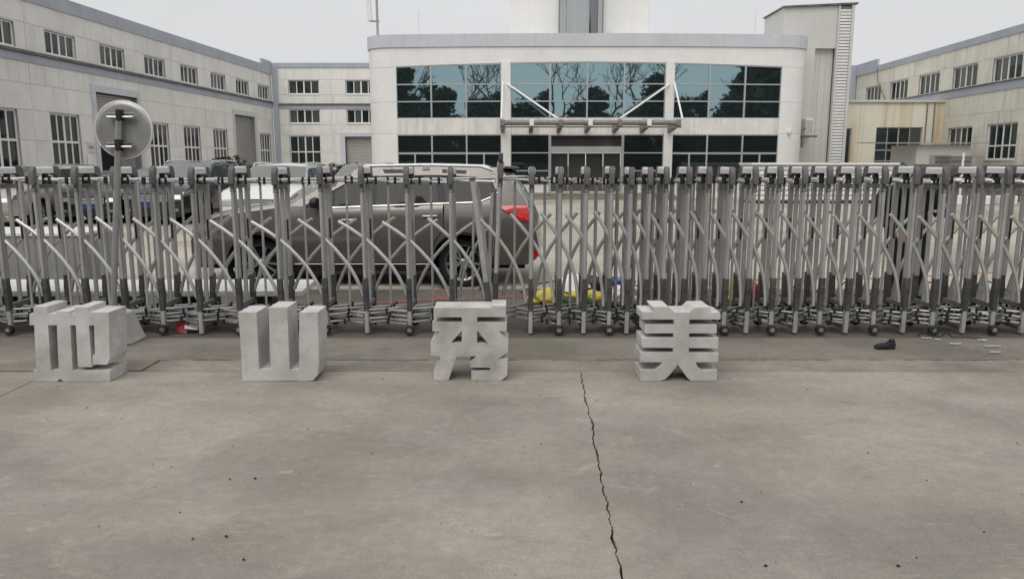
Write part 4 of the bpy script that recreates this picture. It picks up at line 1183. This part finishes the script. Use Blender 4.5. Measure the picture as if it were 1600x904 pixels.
def sheet(name, label, cat, loc, w, d, h, m, seed, rx=0, rz=0, thick=.004):
    b = MB(); n = 8; vs, fs = [], []
    for k in (0, 1):
        for i in range(n+1):
            for j in range(n+1):
                x, y = w*(i/n-.5), d*(j/n-.5)
                vs.append((x, y, h*noise.noise(Vector((x*5, y*5, seed))) - k*thick))
    q = (n+1)**2
    for i in range(n):
        for j in range(n):
            a = i*(n+1)+j
            fs += [(a, a+n+1, a+n+2, a+1), (q+a, q+a+1, q+a+n+2, q+a+n+1)]
    edge = [i*(n+1) for i in range(n+1)] + [n*(n+1)+j for j in range(1, n+1)] + [i*(n+1)+n for i in range(n-1, -1, -1)] + [j for j in range(n-1, 0, -1)]
    for i in range(len(edge)):
        a, c = edge[i-1], edge[i]
        fs.append((a, c, q+c, q+a))
    b.add(vs, fs)
    o = b.build(name, m, None, smooth=True, loc=loc); o.rotation_euler = (rx, 0, rz)
    return tag(o, label, cat)
sheet('paper_sheet', 'white paper sheet draped over the black bag', 'paper', (.72, 8.72, .275), .34, .26, .10, M['paper'], 3, .5, .4)
sheet('plastic_scrap', 'scrap of torn white plastic under the left gate leaf', 'scrap', (-3.18, 7.33, .05), .12, .11, .07, M['paper'], 8, .5, .3)
sheet('plastic_scrap', 'scrap of torn red plastic under the left gate leaf', 'scrap', (-3.27, 7.31, .05), .12, .10, .08, M['red'], 11, .7, -.2)
bc = thing('tool_box', 'small blue box behind the bunched start of the right gate leaf', 'box', (1.36, 9.4, 0))
MB().box(-.17,-.12,0,.17,.12,.16).build('body', M['blackbag'], bc, bevel=.01); MB().box(-.18,-.13,.162,.18,.13,.22).build('lid', M['blue'], bc, bevel=.012)
def hose(name, label, pts, r, m, cat='hose', sm=10):
    P = [Vector(p) for p in pts]; out = []
    for i in range(len(P)-1):
        p0, p1, p2, p3 = P[max(i-1,0)], P[i], P[i+1], P[min(i+2, len(P)-1)]
        for k in range(sm):
            t = k/sm
            out.append(.5*((2*p1)+(p2-p0)*t+(2*p0-5*p1+4*p2-p3)*t*t+(3*p1-p0-3*p2+p3)*t**3))
    out.append(P[-1])
    o = MB().tube(out, r, 8).build(name, m, None, smooth=True)
    return tag(o, label, cat)
hose('garden_hose', 'thin orange hose with a small loop lying under and behind the car', [(-3.4,8.66,.012),(-2.17,8.70,.012),(-1.52,8.86,.012),(-.92,9.05,.012),(-.80,9.1,.012),(-.79,9.16,.05),(-.86,9.18,.105),(-.94,9.16,.10),(-.95,9.13,.05),(-.86,9.10,.014),(-.6,9.08,.012),(-.31,9.15,.012),(.2,9.28,.012),(.48,9.32,.012),(1.4,9.6,.012),(2.6,10.2,.012),(3.9,10.75,.012),(5.3,10.78,.012),(7.4,11.4,.012)], .0075, M['orange'])
hose('power_cable', 'loose black cable looping along the yard behind the gate', [(.1,9.5,.02),(.35,9.35,.16),(.65,9.3,.20),(.9,9.35,.14),(1.2,9.4,.24),(1.7,9.3,.10),(2.4,9.2,.02),(3.2,9.0,.06),(3.35,8.6,.30),(3.6,8.45,.12),(3.85,8.6,.30),(4.1,8.8,.10),(4.9,8.7,.28),(5.2,8.5,.12),(5.5,8.7,.30),(6.2,9,.02)], .008, M['black'], 'cable')
# shoe-like broken foot and metal offcuts in front of the gate
ft = thing('broken_gate_foot', 'black boot shaped broken gate foot lying on the pavement before the right gate leaf', 'fitting', (3.36, 6.62, .004), .05)
MB().prism([(-.095,0),(.08,0),(.082,.062),(.03,.062),(.015,.05),(-.04,.045),(-.085,.028)], lambda x, z, s_: (x, -.035+.07*s_, z)).build('shell', M['black'], ft, bevel=.012, seg=3)
MB().lathe([(0,.055),(.026,.055),(.028,.076),(.022,.084),(0,.084)], Matrix.Translation((.057,0,0)), 12).build('collar', M['black'], ft, smooth=True)
for i, (x, y, l, a, lab) in enumerate(((3.93,6.99,.09,-.25,'short dull steel offcut nearest the broken foot'), (4.07,6.76,.10,-.12,'steel offcut between the dull piece and the long piece'), (4.41,6.91,.08,-.6,'short slanted steel offcut close under the gate'), (4.35,6.665,.15,.02,'longest bright steel offcut on the pavement'), (4.24,6.45,.09,-.1,'bright steel offcut nearest the camera'), (4.0,6.93,.06,.05,'tiny bright offcut beside the short dull one'))):
    o = MB().tube([(-l/2,0,.009),(l/2,0,.009)], .0085, 8).build('steel_offcut', M['bar_dull'] if i in (1,3,4,5) else M['lat'], None, smooth=True, loc=(x, y, .004)); o.rotation_euler = (0,0,a)
    tag(o, lab, 'metal offcut', 'steel offcuts on the pavement')
hose('wire_scrap', 'rusty tangle of wire under a wheel of the right gate leaf', [(3.9,7.1,.01),(3.96,7.05,.05),(4.05,7.0,.02),(4.12,6.99,.06),(4.2,7.02,.015),(4.3,7.0,.02),(4.45,6.98,.01)], .005, M['black'], 'wire')
# long ribbed panel stack
rp = thing('ribbed_panel_stack', 'long low stack of white ribbed panels across the yard before the office', 'panel stack', (9.85, 31.3, 0))
MB().box(0,.03,.12,5.85,1.5,1.57).build('core', M['sheet'], rp)
for k in range(7):
    MB().box(-.02,-.03,.14+k*.205,5.87,.028,.14+k*.205+.15).build('rib', M['frame'], rp, bevel=.02)
MB().box(-.1,-.12,1.575,5.95,1.6,1.66).build('top_sheet', M['frame'], rp)
for x in (.1, 1.5, 2.9, 4.3, 5.5): MB().box(x,0,0,x+.25,1.4,.119).build('bearer', M['blackbag'], rp)
# paver stacks
def stack(name, label, loc, nx, ny, nz, w, d, h, rz=0, seed=1, top=None, base=.12):
    rnd = random.Random(seed)
    t = thing(name, label, 'paver stack', loc, rz, 'stacks of grey pavers along the right side')
    MB().box(0,0,.06,nx*w,ny*d,base).box(0,0,0,.1,ny*d,.059).box(nx*w-.1,0,0,nx*w,ny*d,.059).build('pallet', M['wood'], t)
    me = None
    for k in range(nz):
        for i in range(nx):
            for j in range(ny):
                if top and k >= nz-2 and i < top: continue
                if me is None:
                    o = MB().box(.01,.01,.004,w-.01,d-.01,h-.012).build('paver', M['stone'], t, bevel=.008); me = o.data
                else: o = link('paver', me, t)
                o.location = (i*w+rnd.uniform(-.02,.02), j*d+rnd.uniform(-.03,.03), base+.002+k*h)
    return t
stack('paver_stack', 'tall stack of grey pavers on a pallet before the shed', (16.9, 31.0, 0), 2, 2, 11, .85, .6, .165, 0, 3, 1)
stack('paver_stack', 'lower stack of grey pavers at the right edge by the factory wall', (20.6, 32.8, 0), 3, 1, 9, .8, .7, .16, 0, 5)
for k in range(5):
    o = MB().box(0,0,0,.62,.5,.36).build('white_block', M['frame'], None, bevel=.03, loc=(17.6+k*.95, 30.2-.1*(k % 2), .002))
    tag(o, ('first', 'second', 'third', 'fourth', 'fifth')[k] + ' from the left of the white blocks standing before the paver stacks', 'block', 'row of white blocks on the yard')
dm = thing('plastic_drum', 'dark blue grey drum by the left wall of the shed', 'drum', (17.35, 34.2, 0))
MB().lathe([(0,0),(.28,0),(.30,.05),(.30,.5),(.315,.53),(.30,.56),(.30,1.0),(.315,1.03),(.30,1.06),(.30,1.5),(.27,1.58),(0,1.6)], None, 24).build('body', M['bluegrey'], dm, smooth=True)
MB().lathe([(0,1.6),(.06,1.6),(.06,1.66),(0,1.66)], Matrix.Translation((.12,0,0)), 12).build('bung', M['black'], dm, smooth=True)
pb_ = MB().tube([(0,0,0),(0,0,2.05)], .05, 10).build('steel_post', M['frame'], None, smooth=True, loc=(18.25, 31.0, 0)); tag(pb_, 'thin white post right of the tall paver stack', 'post')

# ------------------------------------------------------------------ person stooping behind the gate
pn = thing('person', 'person in black clothes stooping behind the right gate leaf', 'person', (4.46, 8.38, 0))
pn.scale = (1.3, 1.05, 1.03)
def skin_body(name, joints, bones, m, parent, sub=2, root=0):
    me = bpy.data.meshes.new(name)
    me.from_pydata([j[0] for j in joints], bones, [])
    o = link(name, me, parent)
    me.materials.append(m)
    sk = o.modifiers.new('skin', 'SKIN'); sk.use_smooth_shade = True
    for i, j in enumerate(joints):
        r = j[1]; r = (r, r) if not isinstance(r, tuple) else r
        me.skin_vertices[0].data[i].radius = r
        me.skin_vertices[0].data[i].use_root = (i == root)
    sb = o.modifiers.new('subdivision', 'SUBSURF'); sb.levels = sub; sb.render_levels = sub
    return o
J = [((-.02,.10,.92),(.17,.13)), ((-.05,.03,1.10),(.16,.115)), ((-.09,-.07,1.27),(.19,.125)), ((-.10,-.14,1.36),(.10,.09)), ((-.10,-.20,1.395),.055),
     ((.11,-.10,1.30),.075), ((.17,-.10,1.04),.052), ((.08,-.27,1.10),.040),
     ((-.30,-.09,1.31),.075), ((-.37,-.08,1.05),.052), ((-.27,-.24,.92),.040),
     ((.08,.10,.84),.105), ((.10,.05,.48),.070), ((.11,.06,.10),.050), ((.12,-.09,.045),(.042,.045)),
     ((-.12,.10,.84),.105), ((-.10,.05,.48),.070), ((-.08,.05,.10),.050), ((-.08,-.10,.045),(.042,.045))]
B_ = [(0,1),(1,2),(2,3),(3,4),(2,5),(5,6),(6,7),(2,8),(8,9),(9,10),(0,11),(11,12),(12,13),(13,14),(0,15),(15,16),(16,17),(17,18)]
skin_body('body', J, B_, M['cloth'], pn)
hd = MB()
b = MB(); n = 16; vs, fs = [], []
Mh = Matrix.Translation((-.11,-.30,1.43)) @ Matrix.Rotation(R(48), 4, 'X')
for i in range(n+1):
    th = PI*i/n
    for j in range(24):
        ph = 2*PI*j/24
        d = Vector((math.sin(th)*math.cos(ph), math.sin(th)*math.sin(ph), math.cos(th)))
        p = Vector((d.x*.074, d.y*.092, d.z*.115))
        if d.z < 0: p.x *= 1+.28*d.z; p.y *= 1+.12*d.z
        if d.y < -.8 and abs(d.x) < .25 and -.45 < d.z < .05: p.y -= .020*(1-abs(d.x)*4)
        if d.y < -.7 and .05 < d.z < .3 and .2 < abs(d.x) < .55: p.y += .008
        vs.append(Mh @ p)
for i in range(n):
    for j in range(24): fs.append((i*24+j, (i+1)*24+j, (i+1)*24+(j+1)%24, i*24+(j+1)%24))
b.add(vs, fs); hdo = b.build('head', M['skin'], pn, smooth='full')
b = MB(); b.add([Mh @ (Matrix.Diagonal((1.07,1.07,1.06,1)) @ (Mh.inverted() @ Vector(v))) for v in vs], [f for f in fs if all((Mh.inverted() @ Vector(vs[q])).z > .012+(-.5 if (Mh.inverted() @ Vector(vs[q])).y > .01 else .04) and (Mh.inverted() @ Vector(vs[q])).z > -.07 for q in f)])
b.build('hair', M['hair'], hdo, smooth='full')
for sd in (-1, 1):
    MB().lathe([(0,-.006),(.018,-.006),(.024,.002),(.016,.008),(0,.004)], Mh @ Matrix.Translation((sd*.074,.01,-.01)) @ Matrix.Rotation(R(90*sd), 4, 'Y') @ Matrix.Diagonal((1.3,.8,1,1)), 12).build('ear', M['skin'], hdo, smooth=True)
def hand(c, d, sd):
    c = Vector(c); d = Vector(d).normalized(); up = Vector((0,0,1)); s_ = d.cross(up).normalized(); nn = s_.cross(d)
    js = [(tuple(c), .022), (tuple(c+d*.05), (.034,.016)), (tuple(c+d*.085), (.036,.013))]; bs = [(0,1),(1,2)]
    for k in range(4):
        b0 = c+d*.09+s_*(-.028+.019*k); L_ = (.062,.072,.068,.052)[k]
        i0 = len(js)
        js += [(tuple(b0), .0088), (tuple(b0+d*L_*.5-nn*.008), .0082), (tuple(b0+d*L_*.8-nn*.030), .0075)]
        bs += [(2,i0),(i0,i0+1),(i0+1,i0+2)]
    i0 = len(js)
    js += [(tuple(c+d*.035+s_*sd*.035), .0105), (tuple(c+d*.065+s_*sd*.055-nn*.012), .0095), (tuple(c+d*.09+s_*sd*.056-nn*.025), .0082)]
    bs += [(1,i0),(i0,i0+1),(i0+1,i0+2)]
    return skin_body('hand', js, bs, M['skin'], pn, 1)
hand((.07,-.295,1.105), (-.35,-.75,.15), 1)
hand((-.26,-.26,.905), (.2,-.6,-.6), -1)

# ------------------------------------------------------------------ bushes, and the trees across the road that the windows mirror
def leaves(b, c, r, n, size, rnd, flat=.75):
    for _ in range(n):
        d = Vector((rnd.gauss(0,1), rnd.gauss(0,1), rnd.gauss(0,1))).normalized()
        p = Vector(c) + Vector((d.x*r, d.y*r, d.z*r*flat))*rnd.uniform(.45, 1.05)
        a = Vector((rnd.gauss(0,1), rnd.gauss(0,1), rnd.gauss(0,.6))).normalized()
        q = a.cross(Vector((rnd.gauss(0,1), rnd.gauss(0,1), rnd.gauss(0,1)))).normalized()
        s_ = size*rnd.uniform(.6, 1.3)
        b.add([p-a*s_, p+q*s_*.45, p+a*s_, p-q*s_*.45], [(0,1,2,3)])
def bush(name, label, loc, w, h, seed, m='bush'):
    rnd = random.Random(seed)
    t = thing(name, label, 'bush', loc, 0)
    b = MB(); st = MB()
    for k in range(26):
        a = rnd.uniform(0, 2*PI); rr = rnd.uniform(0, 1)**.6
        z = rnd.uniform(.25, .95)
        c = (w*.5*rr*math.cos(a)*(1.1-z*.35), w*.35*rr*math.sin(a), h*z)
        leaves(b, c, rnd.uniform(.24, .40)*w*.45, 150, .085, rnd)
        st.tube([(c[0]*.15, c[1]*.15, 0), (c[0]*.6, c[1]*.6, c[2]*.5), c], .018, 5, .006)
    for k in range(14):
        a = rnd.uniform(0, 2*PI)
        c = Vector((w*.5*math.cos(a)*rnd.uniform(.3, .95), w*.3*math.sin(a), h*rnd.uniform(.85, 1.12)))
        st.tube([(c.x*.4, c.y*.4, h*.45), c], .01, 4, .004); leaves(b, c, .16, 26, .07, rnd)
    b.build('foliage', M[m], t, recalc=False); st.build('stem', M['bark'], t)
    return t
bush('bush', 'dark dusty bush before the shuttered door of the left factory', (-11.35, 31.0, 0), 1.9, 1.75, 4)
bush('bush', 'low yellowish bush at the left corner of the office', (-7.7, 33.5, 0), 2.4, 1.45, 6)

def evergreen_mesh(seed, h, w):
    rnd = random.Random(seed)
    b = MB(); tk = MB()
    tk.tube([(0,0,0),(.1,.05,h*.35),(0,.1,h*.75)], .22, 7, .06)
    for k in range(58):
        z = rnd.uniform(.10, 1.0)
        rr = w*.5*(1.05-.75*max(0, z-.45)/.55)*rnd.uniform(.25, 1)
        a = rnd.uniform(0, 2*PI)
        c = (rr*math.cos(a), rr*math.sin(a), h*z*.95)
        leaves(b, c, rnd.uniform(.6, 1.1), 60, .32, rnd)
        if k % 4 == 0: tk.tube([(0,.05,c[2]*.8),(c[0]*.6,c[1]*.6,c[2]*.95)], .06, 5, .02)
    return b, tk
ev = []
for sd, h, w in ((1, 7.0, 4.6), (2, 8.5, 4.2), (3, 6.2, 5.4)):
    b, tk = evergreen_mesh(sd, h, w)
    ev.append((b, tk))
protos = []
rnd = random.Random(11)
xs_ = [-58+i*2.75 for i in range(44)]
for i, x in enumerate(xs_):
    k = i % 3
    if k >= len(protos):
        t = thing('evergreen_tree', 'dense dark evergreen in the row across the road, mirrored in the office windows', 'tree', (0,0,0), 0, 'evergreens across the road')
        ev[k][0].build('crown', M['leaf'], t, recalc=False); ev[k][1].build('trunk', M['bark'], t)
        protos.append(t)
    else: t = copy_tree(protos[k])
    t.location = (x+rnd.uniform(-.8,.8), -17+rnd.uniform(-2.5,2.5), -.05); t.rotation_euler = (0,0,rnd.uniform(0,6))
    s_ = rnd.uniform(.85, 1.1)*(1.24 + (1.2*min(1, (x-31)/9) if x > 31 else .42*min(1, (-8-x)/14) if x < -8 else 0)); t.scale = (s_, s_, s_)
def bare_mesh(seed, h):
    rnd = random.Random(seed); b = MB()
    def grow(p, d, l, r, lv):
        q = p + d*l
        mid = p.lerp(q, .5) + Vector((rnd.uniform(-.06,.06), rnd.uniform(-.06,.06), 0))*l
        b.tube([p, mid, q], r, 6 if lv < 2 else 4, r*.66)
        if lv >= 6: return
        nb = 2 if lv < 1 else rnd.choice((2, 2, 3))
        for i in range(nb):
            ax = Vector((rnd.gauss(0,1), rnd.gauss(0,1), rnd.gauss(0,.3))).normalized()
            nd = (d*1.0 + ax*rnd.uniform(.45, .85) + Vector((0,0,.18))).normalized()
            grow(q, nd, l*rnd.uniform(.62, .86), r*.62, lv+1)
        if lv > 0 and rnd.random() < .5:
            ax = Vector((rnd.gauss(0,1), rnd.gauss(0,1), .2)).normalized()
            grow(mid, (d*.5+ax).normalized(), l*.5, r*.4, lv+2)
    grow(Vector((0,0,0)), Vector((rnd.uniform(-.08,.08),0,1)).normalized(), h*.30, .26, 0)
    return b
bares = []
for i, x in enumerate((-46, -36, -28, -19, -11.5, -4.5, 3.5, 10.5, 16, 23, 32, 44)):
    if i < 4:
        t = thing('bare_tree', 'leafless tree with forking limbs across the road, mirrored in the office windows', 'tree', (0,0,0), 0, 'bare trees across the road')
        bare_mesh(20+i, 13.5).build('trunk', M['bark'], t, recalc=False)
        bares.append(t)
    else: t = copy_tree(bares[i % 4])
    t.location = (x, -13+rnd.uniform(-1.5,1.5), -.05); t.rotation_euler = (0,0,i*1.3)
    s_ = rnd.uniform(.95, 1.2); t.scale = (s_, s_, s_)
